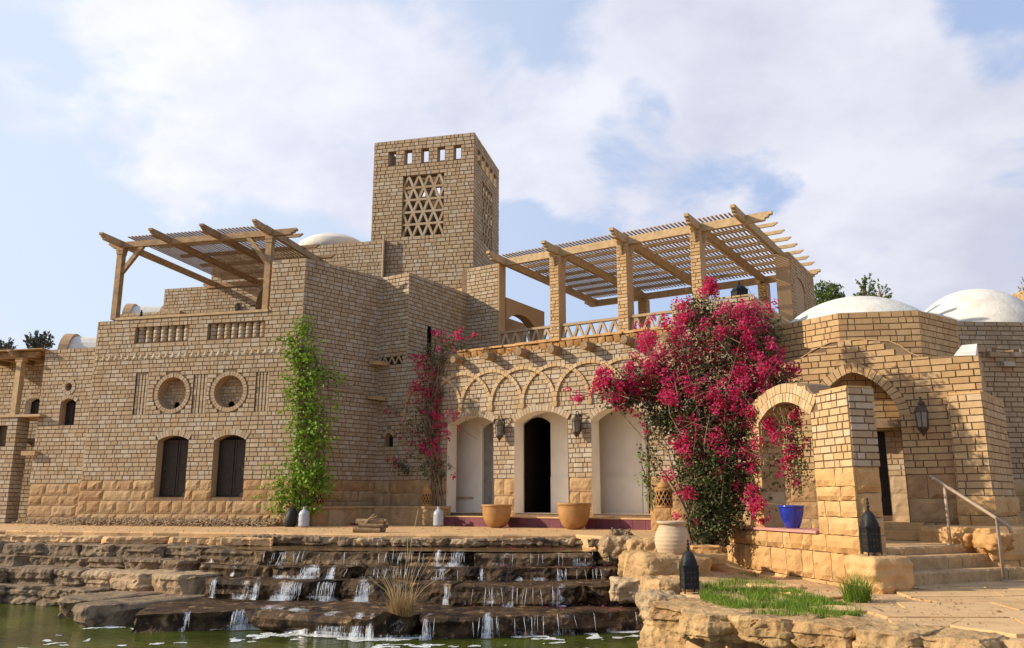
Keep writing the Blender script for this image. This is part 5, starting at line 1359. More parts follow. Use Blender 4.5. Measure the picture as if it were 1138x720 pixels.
# flagstones right: close fitting, shared corners
m = MB(); f_ = random.Random(9); gx, gy = 13, 9
GP_ = {(i, j): (3.2 + i * .58 + (j % 2) * .22 + f_.uniform(-.13, .13), 7.2 + j * .6 + f_.uniform(-.12, .12)) for i in range(gx) for j in range(gy)}
for j in range(gy - 1):
    i = 0
    while i < gx - 1:
        wdt = f_.choice((1, 1, 2)); wdt = min(wdt, gx - 1 - i)
        c4 = [GP_[(i, j)], GP_[(i + wdt, j)], GP_[(i + wdt, j + 1)], GP_[(i, j + 1)]]; i += wdt
        cx_ = sum(p[0] for p in c4) / 4; cy_ = sum(p[1] for p in c4) / 4
        if any(p[1] < bank_y(p[0]) + .02 for p in c4) or min((Vector((p[0], p[1], 0)) - SF.w(0, 0, 0)).dot(SF.n) for p in c4) < -.5: continue
        if CX + FPX * cx_ / cy_ < 990: continue
        P = []
        for a_, b_ in zip(c4, c4[1:] + c4[:1]):
            for f in (0, .35, .7): P.append((a_[0] + (b_[0] - a_[0]) * f + f_.uniform(-.012, .012), a_[1] + (b_[1] - a_[1]) * f + f_.uniform(-.012, .012)))
        P = [(cx_ + (x - cx_) * .975, cy_ + (y - cy_) * .97) for x, y in P]
        m.prism([Vector((a_, b_, LOW - .04)) for a_, b_ in P], (0, 0, .065 + f_.uniform(-.007, .007)), f_.random())
tag(m.build('flagstone_path', PAVE), 'irregular sandstone paving at the foot of the entrance steps', None, None, 'structure')
for i, (px, py, w, lb) in enumerate(((858, 650, .38, 'flat stepping stone at the back of the lawn'), (905, 661, .42, 'flat stepping stone in the middle of the lawn, left of the grass tuft'), (938, 676, .38, 'flat stepping stone at the front edge of the lawn'))):
    p = zplane(px, py, LOW + .03); m = MB(); rock(m, (p.x, p.y, LOW + .005), w, .2, .035, -.15, 400 + i * 9, 14, .5, .03, .0, .7); tag(m.build('stepping_stone', PAVE, None, True), lb, 'stepping stone', 'stepping stones in the lawn')

STRANDM = fall_material()
# ================================================================== falling water and foam
def fall(mb, k, px, w, dens, slant=0.0):
    """a thin sheet of broken water following the face of a tier"""
    z0 = ROWZ[k]; z1 = ROWZ[k + 1] if k < 3 else WATER
    p = zplane(px, ROWPX[k][4][1], z0); nc = max(3, int(w * 2 / .03)); nr = 9; V = []
    ph = rk.uniform(0, 50)
    for r in range(nr + 1):
        f = max(0, (r - 2) / (nr - 2))
        for c in range(nc + 1):
            q = 2 * c / nc - 1; x = p.x + w * q * (1 + .25 * f) + slant * f; y0 = edge_y(k, p.x + w * q) - .02
            nz = noise.noise(Vector((x * 9, f * 2, ph))) * .025
            if r == 0: V.append((x, y0 + .16, z0 + .045))
            elif r == 1: V.append((x, y0 + .03, z0 + .04))
            elif r == 2: V.append((x, y0 - .06, z0 - .0))
            else: V.append((x, y0 - .07 - .08 * f + nz, z0 + (z1 + .01 - z0) * f))
    i0 = len(mb.v); mb.v += V
    for r in range(nr):
        for c in range(nc):
            q = abs(2 * (c + .5) / nc - 1); a_ = i0 + r * (nc + 1) + c
            mb.f.append((a_, a_ + 1, a_ + nc + 2, a_ + nc + 1)); mb.t.append(dens - .35 * q ** 2 + (.12 if r >= nr - 2 else 0) - (.12 if r < 2 else 0))
m = MB()
for k, px, w, d, sl in ((0, 509, .17, .52, 0), (0, 488, .05, .6, 0), (0, 222, .04, .5, 0), (0, 310, .25, .36, 0), (0, 440, .3, .34, 0), (0, 560, .35, .32, 0), (0, 640, .3, .3, 0), (0, 390, .3, .3, 0),
                        (1, 345, .2, .54, -.12), (1, 370, .06, .6, -.05), (1, 248, .04, .5, 0), (1, 490, .12, .5, 0), (1, 536, .05, .55, 0), (1, 420, .4, .32, 0), (1, 620, .06, .45, 0), (1, 590, .35, .3, 0), (1, 310, .2, .42, 0), (1, 680, .2, .3, 0),
                        (2, 328, .2, .56, -.2), (2, 232, .05, .58, 0), (2, 285, .06, .55, 0), (2, 408, .14, .6, -.05), (2, 502, .07, .6, 0), (2, 620, .1, .62, 0), (2, 365, .25, .45, 0), (2, 450, .3, .35, 0), (2, 560, .4, .34, 0), (2, 270, .2, .42, 0), (2, 680, .2, .3, 0),
                        (3, 296, .34, .60, -.08), (3, 330, .25, .55, 0), (3, 375, .22, .56, 0), (3, 405, .09, .66, 0), (3, 420, .05, .6, 0), (3, 543, .07, .62, 0), (3, 480, .08, .5, 0), (3, 205, .05, .5, 0), (3, 620, .4, .34, 0), (3, 680, .25, .34, 0), (3, 262, .2, .5, 0), (3, 450, .3, .36, 0), (3, 580, .2, .36, 0)):
    fall(m, k, px, w, d, sl)
ms_ = MB()
for k, px, w, d in ((0, 509, .14, 1), (0, 488, .04, 1), (1, 345, .2, 1.2), (1, 490, .08, 1), (1, 536, .03, 1.4), (1, 620, .04, 1), (2, 330, .22, 1.3), (2, 232, .03, 1.5), (2, 285, .05, 1), (2, 408, .1, 1.2), (2, 502, .05, 1.4), (2, 620, .08, 1.3), (2, 365, .2, .8), (3, 300, .34, 1.3), (3, 375, .2, 1.1), (3, 405, .06, 1.5), (3, 543, .06, 1.5), (3, 480, .06, 1), (3, 262, .15, 1), (0, 420, .8, .25), (1, 430, .8, .25), (2, 560, .9, .25), (3, 600, .9, .25), (0, 620, .6, .25), (1, 640, .6, .25), (0, 320, .4, .4), (3, 205, .05, 1.2)):
    z0 = ROWZ[k]; z1 = ROWZ[k + 1] if k < 3 else WATER; p = zplane(px, ROWPX[k][4][1], z0)
    for i in range(max(3, int(w * 2 * 42 * d))):
        x = p.x + rk.gauss(0, w * .6); y = edge_y(k, x) - .10; zt = z0 - rk.uniform(0, .05); zb_ = zt + (z1 - zt) * rk.uniform(.55, 1.0); r = rk.uniform(.0022, .0055); sw = rk.gauss(0, .018)
        ms_.tube([(x, y + .05, zt + .02), (x + sw * .2, y, zt - .03), (x + sw * .6, y - .03 + rk.uniform(-.01, .01), (zt + zb_) / 2), (x + sw, y - .05 + rk.uniform(-.02, .01), zb_)], [r * .7, r, r, r * .6], 4)
tag(ms_.build('water_strands', STRANDM, None, True), 'fine threads of water dripping over the rock ledges', None, None, 'stuff')
tag(m.build('falling_water', FALLW, None, True), 'thin white streams running down the rock tiers', None, None, 'stuff')
m = MB(); cs = .028; fx0, fx1, fy0, fy1 = -6.4, 2.2, 9.4, 14.6
nxf, nyf = int((fx1 - fx0) / cs), int((fy1 - fy0) / cs)
for i in range(nxf):
    x = fx0 + i * cs; ey = edge_y(3, x)
    for j in range(nyf):
        y = fy0 + j * cs
        d = ey - y
        if d < -.15 or d > 2.6 or x > 1.85: continue
        w = noise.noise(Vector((x * .9, y * 1.1, 3.3))) * .6
        s = abs(noise.noise(Vector((x * .75 + w, y * 2.3 + w, 7.7)))) + .22 * noise.noise(Vector((x * 5, y * 7, 1)))
        px = 569 + 909 * x / y
        near = (.26 if 250 < px < 460 else .12) * max(0, 1 - d / .32) + (.085 if 165 < px < 480 else .04 if px >= 470 else .012) * max(0, 1 - d / 1.7)
        th = near * (1.25 if d < .3 else 1)
        if s < th * 1.15 - .02 + .05 * noise.noise(Vector((x * .5, y * .5, 9))):
            z = WATER + .006 + .006 * rk.random(); m.quad([(x, y, z), (x + cs, y, z), (x + cs, y + cs, z), (x, y + cs, z)])
tag(m.build('foam', FOAMM), 'white foam swirls on the pond at the foot of the cascade', None, None, 'stuff')
# petals
m = MB(); pr_ = random.Random(3)
def petal(mb, p, s, t=None):
    a, b = pr_.uniform(0, 6.3), pr_.uniform(-.6, .6); u = Vector((cos(a), sin(a), b)).normalized() * s; v = Vector((-sin(a), cos(a), pr_.uniform(-.6, .6))).normalized() * s * .8
    p = Vector(p); mb.quad([p - u, p - v, p + u, p + v], pr_.random() if t is None else t)
for (x0, x1, y0, y1, z, n) in ((215, 300, 598, 605, -.225, 170), (560, 700, 603, 611, -.22, 150), (300, 560, 604, 612, -.22, 60), (500, 700, 629, 631, -.45, 25), (600, 690, 672, 680, -.92, 40), (150, 600, 660, 680, -.9, 25), (800, 840, 628, 638, -.55, 120), (860, 1000, 640, 690, -.55, 30), (500, 720, 583, 592, .012, 40), (360, 400, 583, 588, .012, 25), (440, 500, 640, 646, -.63, 20)):
    for _ in range(n):
        p = zplane(pr_.uniform(x0, x1), pr_.uniform(y0, y1), z); petal(m, (p.x, p.y, z + .012), pr_.uniform(.012, .024))
for _ in range(30):
    u = pr_.uniform(.3, ua - .1); petal(m, G.w(u, zled + .06, -pr_.uniform(0, .4)), .02)
tag(m.build('fallen_petals', BRACT), 'scattered fallen pink petals on ledges, water and ground', None, None, 'stuff')
m = MB(); p = zplane(386, 583.5, 0)
for _ in range(420):
    a = pr_.uniform(0, 6.3); r = sqrt(pr_.random()); petal(m, (p.x + cos(a) * r * .42, p.y + sin(a) * r * .2, .02 + .09 * (1 - r)), .025, pr_.uniform(0, .3))
tag(m.build('petal_heap', BRACT), 'small swept heap of dark pink petals by the stone bench', 'petal heap')
# ================================================================== pots, jars, lanterns
def pot(name, loc, prof, mat_, label, cat, n=32, group=None, ridge=None, inner=True, soil=False):
    t = thing(name, tuple(loc), label, cat, group); m = MB(); r, z = prof[-1]
    p2 = prof + ([(r * .9, z), (r * .86, z - .04), (r * .8, z - .2), (0.0, z - .22)] if inner else [])
    m.lathe(loc, p2, n, .5, ridge); m.build('body', mat_, t, True); return t
bowl = lambda r, h: [(r * .38, 0), (r * .54, h * .04), (r * .76, h * .18), (r * .91, h * .40), (r, h * .7), (r * .99, h * .86), (r * 1.0, h * .9), (r * 1.05, h * .92), (r * 1.06, h * .985), (r * 1.03, h)]
p = B.w(B.on(552, 575, .78)[0], 0.005, .78); pot('terracotta_bowl', p, bowl(.345, .53), TERRA, 'wide terracotta bowl pot on the terrace left of the open doorway', 'pot', group='terracotta bowls on the terrace')
p = B.w(B.on(638, 575, .78)[0], 0.005, .78); pot('terracotta_bowl', p, bowl(.365, .57), TERRA, 'wide terracotta bowl pot on the terrace right of the open doorway', 'pot', group='terracotta bowls on the terrace')
p = at(748, 619, 13.25); jr, jh = .27, .55
prof = []
for i in range(43):
    f = i / 42; r = jr * (.56 + .46 * sin(pi * (f * .90 + .06)) ** .75) * (1 + .009 * sin(f * 2 * pi * 8)); prof.append((r, f * jh * .9))
prof[0] = (jr * .60, 0); prof += [(jr * .78, jh * .91), (jr * .86, jh * .93), (jr * .87, jh * .985), (jr * .82, jh)]
pot('clay_jar', p, prof, CLAY, 'cream ribbed clay jar standing on golden rocks', 'jar', 40)
m = MB()
u = G.on(880, 575, -.22)[0]; p = G.w(u, zled + .047, -.22)
pot('blue_pot', p, [(.105, 0), (.115, .01), (.15, .1), (.18, .2), (.195, .30), (.197, .33), (.205, .335), (.21, .35), (.205, .365)], BLUE, 'glossy cobalt blue glazed pot on the ledge under the arch', 'pot', 40)

def pierced_lantern(loc, r, h, label):
    t = thing('pierced_clay_lantern', tuple(loc), label, 'lantern', 'pierced clay lanterns'); loc = Vector(loc)
    m = MB(); n = 12; hb = h * .62
    for s in (1, -1):
        for k in range(n):
            pts = [loc + Vector((r * cos(2 * pi * k / n + s * j * .13), r * sin(2 * pi * k / n + s * j * .13), .05 + (hb - .05) * j / 8)) for j in range(9)]
            m.tube(pts, .012, 4)
    for z in (.03, hb): m.lathe(loc + Vector((0, 0, z - .03)), [(r * .9, 0), (r * 1.06, .01), (r * 1.06, .05), (r * .9, .06)], 24)
    m.build('pierced_body', TERRA, t)
    m = MB(); m.lathe(loc, [(r * .9, .03), (r * .9, hb)], 20); m.build('painted_hollow', BLACK, t)  # near-black cylinder paints the dark hollow of the lantern
    m = MB(); m.lathe(loc + Vector((0, 0, hb + .025)), [(r * 1.0, 0), (r * .92, h * .08), (r * .6, h * .2), (r * .42, h * .24), (r * .45, h * .3), (0, h * .33)], 24); m.build('domed_lid', TERRA, t, True)
pierced_lantern(R1.w(R1.on(354, 560, .3)[0], zb_top + .015, .3), .14, .50, 'pierced clay lantern at the foot of the green climbing vine')
pierced_lantern(B.w(B.on(474, 560, .32)[0], zb_top + .015, .32), .13, .55, 'pierced clay lantern on the bench under the pink flowering vine')
# pedestal
pd0 = zplane(741, 590, 0); ped = thing('stone_pedestal', tuple(pd0), 'pale stone block pedestal at the right end of the terrace', 'pedestal')
PF = Frame(at(724, 590, pd0.y).xy, Vector((.97, -.24))); wpd = .75; hpd = PF.z(740, 564.5)
m = MB(); m.fbox(PF, .02, wpd - .02, -.1, hpd - .01, -.7, -.01); m.build('block_core', STONEW, ped)
m = MB(); stones(m, PF, 0, wpd, -.05, hpd, (), 1, bulge=.03, lens=(.33, .4)); stones(m, Frame(PF.w(0, 0, -.7).xy, Vector((.24, .97)) * -1), 0, .7, -.05, hpd, (), 1, bulge=.03, lens=(.7,)); m.build('stone_face', STONEW, ped)
pierced_lantern(PF.w(.27, hpd + .0, -.25), .17, .62, 'tallest pierced clay lantern, on the stone pedestal by the bougainvillea')

def floor_lantern(loc, w, h, rz, label, feet=True):
    """domed four sided iron lantern"""
    t = thing('iron_lantern', tuple(loc), label, 'lantern', 'black iron floor lanterns'); loc = Vector(loc); ca, sa = cos(rz), sin(rz)
    P = lambda x, y, z: loc + Vector((x * ca - y * sa, x * sa + y * ca, z))
    m = MB(); a = w / 2; z0 = h * .08 if feet else 0; z1 = h * .50
    m.hexa([P(-a * .94, -a * .94, z0), P(a * .94, -a * .94, z0), P(a * .94, a * .94, z0), P(-a * .94, a * .94, z0), P(-a * .94, -a * .94, z1), P(a * .94, -a * .94, z1), P(a * .94, a * .94, z1), P(-a * .94, a * .94, z1)])
    for zz, k, hh in ((z0, 1.0, .02), (z1 - .01, 1.08, .03), (z0 + (z1 - z0) * .3, .985, .012)):
        b = a * k; m.hexa([P(-b, -b, zz), P(b, -b, zz), P(b, b, zz), P(-b, b, zz), P(-b, -b, zz + hh), P(b, -b, zz + hh), P(b, b, zz + hh), P(-b, b, zz + hh)])
    m.build('body', IRON, t)
    m = MB()
    for sx in (-1, 1):
        for sy in (-1, 1):
            m = MB(); m.tube([P(sx * a * .97, sy * a * .97, 0), P(sx * a * .97, sy * a * .97, z1)], w * .055, 6); m.build('corner_bar', IRON, t)
    m = MB()
    for face in range(4):
        for i in range(3):
            for j in range(3):
                x = (-.5 + i * .5) * a; zc_ = z0 + (z1 - z0) * (.25 + .25 * j); s = w * .07
                q = [(x - s, zc_), (x, zc_ - s * 1.2), (x + s, zc_), (x, zc_ + s * 1.2)]
                A_ = face * pi / 2; d = a * .955
                m.quad([P(u * cos(A_) + d * sin(A_), u * sin(A_) - d * cos(A_), zz) for u, zz in q])
    m.build('fretwork', BRASS, t)
    m = MB(); n = 24; prof = [(1.06, 0), (1.07, .10), (1.05, .2), (.98, .31), (.85, .42), (.66, .52), (.42, .60), (.22, .65), (.12, .68)]
    V = []; F = []
    for i, (r, z) in enumerate(prof):
        for k in range(n):
            an = 2 * pi * k / n; sq = 1 / max(abs(cos(an)), abs(sin(an))); rr = a * r * (1 + (min(sq, 1.28) - 1) * max(0, 1 - z / .30)) * (1 + .035 * cos(an * 8) * (z > .02))
            V.append(P(rr * cos(an), rr * sin(an), z1 + .02 + z * h * .42))
    for i in range(len(prof) - 1):
        for k in range(n): k2 = (k + 1) % n; F.append((i * n + k, i * n + k2, (i + 1) * n + k2, (i + 1) * n + k))
    F.append(tuple((len(prof) - 1) * n + k for k in range(n)))
    m.mesh(V, F); m.build('dome', IRON, t, True)
    m = MB(); zz = z1 + .02 + .66 * h * .42; r = w * .115
    m.lathe(P(0, 0, zz), [(r * .8, 0), (r * .6, h * .025), (r * 1.1, h * .05), (r * 1.15, h * .065), (r * .5, h * .09), (r * .95, h * .115), (r * 1.0, h * .13), (r * .4, h * .155), (r * .75, h * .18), (r * .6, h * .2), (0, h * .225)], 14); m.build('finial', IRON, t, True)
    return t
# stone block carrying the lantern
lbp = zplane(990, 660, LOW); blk = thing('stone_block', (lbp.x, lbp.y, LOW), 'big rounded sandstone block at the foot of the pillar, carrying a lantern', 'stone block')
hb_ = at(990, 619, lbp.y + .05).z
m = MB(); rock(m, (lbp.x + .0, lbp.y + .3, (hb_ + LOW) / 2 - .02), .315, .31, (hb_ - LOW) / 2 + .03, .25, 777.7, 22, .3, .03, .015, .7); m.build('block', STONEW, blk, True)
floor_lantern((lbp.x - .075, lbp.y + .3, hb_ - .015), .19, .78, .06, 'tall black domed iron lantern standing on the sandstone block')
p = zplane(768.5, 660, LOW); floor_lantern((p.x, p.y + .1, LOW), .195, .68, .1, 'black domed iron lantern standing on the lawn edge above the pond')
c = A.w(A.on(157, 350, -.75)[0], zP - .35, -.75); floor_lantern(c, .36, .80, .2, 'black domed lantern peeping over the left terrace parapet')
c = B.w(B.on(822, 330, -.2)[0], zP3 - .02, -.2); floor_lantern(c, .26, .44, .2, 'squat black domed lantern on the right parapet under the pergola', False)

def wall_lantern(fr, u, z, s, label, arm=True):
    """six sided hanging wall lamp; z at the bottom tip"""
    o = fr.w(u, z, .0); t = thing('wall_lantern', tuple(o), label, 'lantern', 'metal wall lanterns'); c = fr.w(u, z, .16 * s)
    m = MB(); m.fbox(fr, u - .04 * s, u + .04 * s, z + .15 * s, z + .5 * s, .022, .04); m.tube([fr.w(u, z + .45 * s, .04), fr.w(u, z + .56 * s, .08 * s), fr.w(u, z + .55 * s, .16 * s), fr.w(u, z + .47 * s, .16 * s)], .012 * s, 6); m.build('bracket', BRASS, t)
    m = MB(); m.lathe(c, [(0, 0), (.02 * s, .03 * s), (.075 * s, .10 * s), (.085 * s, .115 * s), (.085 * s, .13 * s)], 6); m.build('lower_cap', BRASS, t)
    m = MB(); m.lathe(c, [(.07 * s, .13 * s), (.085 * s, .34 * s)], 6); m.build('glass', LGLASS, t)
    m = MB()
    for k in range(6):
        a = pi / 3 * k; m.tube([c + Vector((.073 * s * cos(a), .073 * s * sin(a), .125 * s)), c + Vector((.09 * s * cos(a), .09 * s * sin(a), .345 * s))], .008 * s, 5)
    m.build('cage', BRASS, t)
    m = MB(); m.lathe(c, [(.105 * s, .34 * s), (.1 * s, .36 * s), (.06 * s, .42 * s), (.035 * s, .44 * s), (.04 * s, .46 * s), (0, .49 * s)], 6); m.build('roof_cap', BRASS, t)
wall_lantern(B, B.on(559.5, 478)[0], B.z(559.5, 491), 1.15, 'metal wall lantern on the brick pier left of the open doorway')
wall_lantern(B, B.on(644.5, 474)[0], B.z(644.5, 487.5), 1.15, 'metal wall lantern on the brick pier right of the open doorway')
wall_lantern(Qf, Qf.on(1026, 466)[0], Qf.z(1026, 486), 1.35, 'grey metal wall lantern on the entrance pavilion right of the pointed arch')
wall_lantern(UR, UR.on(265.5, 338)[0], UR.z(265.5, 348), .7, 'small lantern on the set back wall of the left roof terrace')

def jug(px, py, fr, v, label):
    u = fr.on(px, py, v)[0]; loc = fr.w(u, .012, v); t = thing('plastic_jug', tuple(loc), label, 'jug', 'plastic water jugs')
    m = MB(); m.lathe(loc, [(.10, 0), (.125, .015), (.13, .05), (.122, .10), (.13, .15), (.13, .20), (.122, .25), (.13, .29), (.10, .36), (.045, .40), (.035, .41), (.035, .43)], 24); m.build('bottle', JUG, t, True)
    m = MB(); m.lathe(loc, [(.04, .425), (.04, .465), (0, .468)], 14); m.build('cap', JUG, t)
jug(338, 574, R1, 1.05, 'cloudy plastic water jug beside the black stone under the green vine'); jug(487.3, 574, B, .85, 'cloudy plastic water jug at the end of the stone bench')
p = at(322.5, 583, 20.35); m = MB(); m.tube([(p.x, p.y, 0), (p.x, p.y, .06), (p.x + .01, p.y, .2), (p.x + .03, p.y + .02, .34), (p.x + .045, p.y + .03, .43), (p.x + .05, p.y + .03, .46)], [.12, .15, .155, .13, .075, .015], 12)
tag(m.build('black_bundle', IRON, None, True), 'black rounded bundle left of the water jug under the green vine', 'bundle')
# firewood
fw = random.Random(4); p = zplane(412, 591.5, 0); p.y = max(p.y, terr_y(p.x) + .25)
lay = [(-.16, 0), (-.05, 0), (.06, 0), (.16, 0), (-.1, 1), (.01, 1), (.11, 1), (-.05, 2), (.05, 2)]
for i, (dy, lv) in enumerate(lay):
    r = fw.uniform(.045, .062); L = fw.uniform(.24, .34); a = fw.uniform(-.25, .25); c = Vector((p.x + fw.uniform(-.05, .05), p.y + dy, .05 + lv * .085)); d = Vector((cos(a), sin(a), fw.uniform(-.05, .05)))
    m = MB(); m.tube([c - d * L, c + d * L * .1 + Vector((0, 0, fw.uniform(-.015, .015))), c + d * L], [r, r * .95, r * .9], 9); tag(m.build('firewood_log', LOGM), 'short cut branch in the small firewood pile on the terrace edge', 'log', 'firewood pile')
m = MB(); m.tube([p + Vector((-.2, -.1, .06)), p + Vector((-.02, -.12, .26)), p + Vector((.08, -.1, .36))], [.03, .025, .014], 7); m.tube([p + Vector((-.02, -.12, .26)), p + Vector((.14, -.14, .32))], [.02, .012], 6)
tag(m.build('forked_branch', LOGM), 'thin forked branch leaning on the firewood pile', 'branch')
m = MB(); q = at(690, 598, 15.6)
for i in range(14):
    a = fw.uniform(0, 6.3); b = q + Vector((fw.uniform(-.16, .16), fw.uniform(-.1, .1), -.02)); e = b + Vector((fw.uniform(-.1, .1), fw.uniform(-.06, .06), fw.uniform(.08, .22))); m.tube([b, (b + e) / 2 + Vector((fw.uniform(-.03, .03), 0, .02)), e], [.04, .034, .012], 6)
rock(m, q + Vector((0, 0, .03)), .2, .14, .1, .1, 61.2, 10, .8, .05, .02, 0)
tag(m.build('driftwood_stump', GREYROCK), 'grey splintered driftwood stump on the pale boulder', 'driftwood')
# handrail
f1 = zplane(1116, 645.5, LOW); f2 = zplane(1056.5, 605.5, -.07)
hr = thing('handrail', tuple(f1), 'slim painted metal handrail beside the entrance steps', 'handrail')
t1 = at(1108.5, 576, f1.y); t2 = at(1050, 539, f2.y); e2 = at(1038.5, 533, f2.y + .25); e1 = at(1122.5, 580, f1.y - .2)
t1.x, t2.x = f1.x, f2.x; t1.y, t2.y = f1.y, f2.y
for f, t in ((f1, t1), (f2, t2)):
    m = MB(); m.tube([f, t], .024, 10); m.lathe(f, [(.055, 0), (.055, .012), (.03, .02)], 16); m.build('post', STEEL, hr, True)
dr = (t1 - t2).normalized(); m = MB(); m.tube([t2 - dr * .28 + Vector((0, 0, -.05)), t2 - dr * .26, t2 - dr * .2, t2, t1, t1 + dr * .16, t1 + dr * .22 + Vector((0, 0, -.03)), t1 + dr * .23 + Vector((0, 0, -.09))], .027, 10); m.build('rail', STEEL, hr, True)
# cheek wall right of the steps
cw0 = SF.w(SF.u(hx(1119, 640)), 0, -.2); CK = Frame(cw0.xy, Vector((.97, .24))); zck = CK.z(1130, 587)
ck = thing('cheek_wall', tuple(cw0), 'low rough stone wall right of the entrance steps', 'wall')
m = MB(); m.fbox(CK, .04, 2.4, -.7, zck, -1.6, -.02); m.build('wall_core', STONEW, ck)
m = MB(); stones(m, CK, 0, 2.4, -.7, zck, (), 2, bulge=.08, lens=(.5, .7)); stones(m, Frame(CK.w(0, 0, -1.6).xy, Vector((-.24, .97)) * -1 if False else -Vector((-CK.n.x, -CK.n.y))), 0, 1.6, -.7, zck, (), 2, bulge=.07, lens=(.5, .7)); m.build('stone_face', STONEW, ck)
for i, (px, py, Y, a, b, c_) in enumerate(((1080, 606, 13.9, .26, .22, .11), (1107, 612, 13.4, .24, .22, .13))):
    q = at(px, py, Y); m = MB(); rock(m, (q.x, q.y, -.07 + c_ * .5), a, b, c_, .3, 500 + i * 11, 16, .5, .06, .04, .3); tag(m.build('boulder', STONEW, None, True), ('rough rock at the foot of the gate pillar, behind the handrail', 'rough rock between the gate pillar and the cheek wall')[i], 'rock')

# ================================================================== plants
lf = random.Random(12)
def leaf(mb, p, s, rnd, t, up=.3, asp=.62):
    """one folded leaf"""
    n = Vector((rnd.gauss(0, 1), rnd.gauss(0, 1), rnd.gauss(0, 1) + up)); 
    if n.length < 1e-3: n = Vector((0, 0, 1))
    n.normalize(); a = n.cross(Vector((rnd.gauss(0, 1), rnd.gauss(0, 1), rnd.gauss(0, 1))));
    if a.length < 1e-3: return
    a.normalize(); b = n.cross(a); p = Vector(p); i = len(mb.v); f = n * (s * .22)
    mb.v += [tuple(p - a * s), tuple(p + b * s * asp + f), tuple(p + a * s), tuple(p - b * s * asp + f)]
    mb.f += [(i, i + 1, i + 2), (i, i + 2, i + 3)]; mb.t += [t, t]
def ball(rnd, shell=0.0):
    while True:
        v = Vector((rnd.uniform(-1, 1), rnd.uniform(-1, 1), rnd.uniform(-1, 1)))
        if v.length <= 1 and v.length >= shell: return v
def blob_pts(blobs, rnd):
    """blobs: (px, py, rx px, ry px, Y, depth m, weight)"""
    tot = sum(b[6] for b in blobs); r = rnd.uniform(0, tot)
    for b in blobs:
        r -= b[6]
        if r <= 0: break
    v = ball(rnd); q = at(b[0], b[1], b[4]); k = b[4] / FPX
    return q + Vector((v.x * b[2] * k, v.y * b[5], v.z * b[3] * k * 1.02)), v
def wobble(pts, rnd, amp):
    out_ = [Vector(pts[0])]
    for a, b in zip(pts, pts[1:]):
        a, b = Vector(a), Vector(b)
        for j in range(1, 4): out_.append(a.lerp(b, j / 3) + (Vector((rnd.gauss(0, amp), rnd.gauss(0, amp), rnd.gauss(0, amp))) if j < 3 else Vector((0, 0, 0))))
    return out_

# ---- big bougainvillea
bo_ = thing('bougainvillea', tuple(at(792, 604, 14.9)), 'huge bougainvillea smothered in magenta blossom beside the garden arch', 'bougainvillea')
base = at(792, 606, 14.9)
flw = [(745, 400, 48, 45, 15.4, .55, 5), (800, 380, 55, 45, 15.2, .6, 6), (840, 410, 40, 40, 15.0, .5, 4.5), (790, 440, 65, 38, 14.9, .6, 6), (830, 345, 36, 16, 15.5, .4, 2), (760, 350, 24, 18, 15.6, .35, 1.2),
       (720, 420, 30, 28, 15.3, .35, 2.4), (692, 438, 26, 18, 15.2, .25, 1.5), (672, 422, 14, 12, 15.2, .15, .7), (640, 440, 14, 6, 15.0, .12, .06), (645, 448, 4, 4, 15, .1, .04), (848, 460, 28, 26, 14.4, .35, 1.6), (800, 490, 50, 26, 14.7, .5, 2.6), (845, 510, 18, 20, 14.3, .3, .7), (838, 556, 9, 18, 14.2, .2, .35), (858, 480, 12, 12, 14.0, .2, .4), (865, 435, 22, 14, 14.9, .3, .9),
       (790, 321, 9, 8, 15.9, .15, .5), (880, 415, 12, 10, 15.0, .2, .4), (815, 530, 30, 22, 14.6, .4, .35), (775, 540, 34, 30, 14.7, .4, .3), (720, 355, 6, 6, 15.6, .1, .15), (711, 380, 26, 12, 15.5, .25, .7), (770, 580, 30, 20, 14.7, .3, .12)]
lvs = [(775, 470, 42, 45, 15.1, .5, 2.4), (792, 530, 34, 46, 14.8, .5, 3.6), (790, 578, 26, 30, 14.8, .4, 2.0), (812, 550, 24, 36, 14.7, .4, 1.6), (742, 462, 24, 28, 15.3, .4, 1.0), (800, 420, 75, 65, 15.2, .55, 5), (830, 370, 40, 30, 15.3, .45, 1.8), (720, 425, 36, 26, 15.3, .35, 1.4), (830, 480, 34, 40, 14.7, .45, 1.6), (690, 442, 22, 10, 15.2, .2, .5), (762, 520, 14, 40, 15.1, .3, .7), (868, 430, 20, 16, 14.9, .3, .4), (845, 530, 14, 40, 14.4, .25, .6), (780, 350, 26, 22, 15.6, .35, .7), (723, 510, 10, 50, 15.6, .2, .35)]
m = MB()
for i in range(34):
    p, v = blob_pts(flw, lf)
    k1 = base + Vector((lf.uniform(-.3, .3), lf.uniform(-.2, .2), 0)); mid = k1.lerp(p, .5) + Vector((lf.uniform(-.25, .25), lf.uniform(-.2, .2), .35)); q = wobble([k1, k1.lerp(mid, .5) + Vector((0, 0, .1)), mid, p], lf, .035)
    r0 = lf.uniform(.014, .03); m.tube(q, [r0 * (1 - .8 * j / (len(q) - 1)) for j in range(len(q))], 5, lf.random(), False)
for i in range(260):
    p, v = blob_pts(flw + lvs, lf); d = Vector((lf.gauss(0, 1), lf.gauss(0, .6), lf.gauss(.2, .8))).normalized() * lf.uniform(.2, .5); m.tube([p - d, p + Vector((0, 0, .03)), p + d], [.007, .006, .003], 4, lf.random(), False)
m.build('stems', STEM, bo_)
m = MB()
for i in range(3300):
    p, v = blob_pts(lvs, lf); big = v.length < .6
    for _ in range(7): leaf(m, p + Vector((lf.gauss(0, .07), lf.gauss(0, .07) + (.1 if big else 0), lf.gauss(0, .07))), lf.uniform(.03, .055) if big else lf.uniform(.024, .044), lf, lf.random() ** 1.2)
m.build('leaves', BLEAF, bo_)
m = MB()
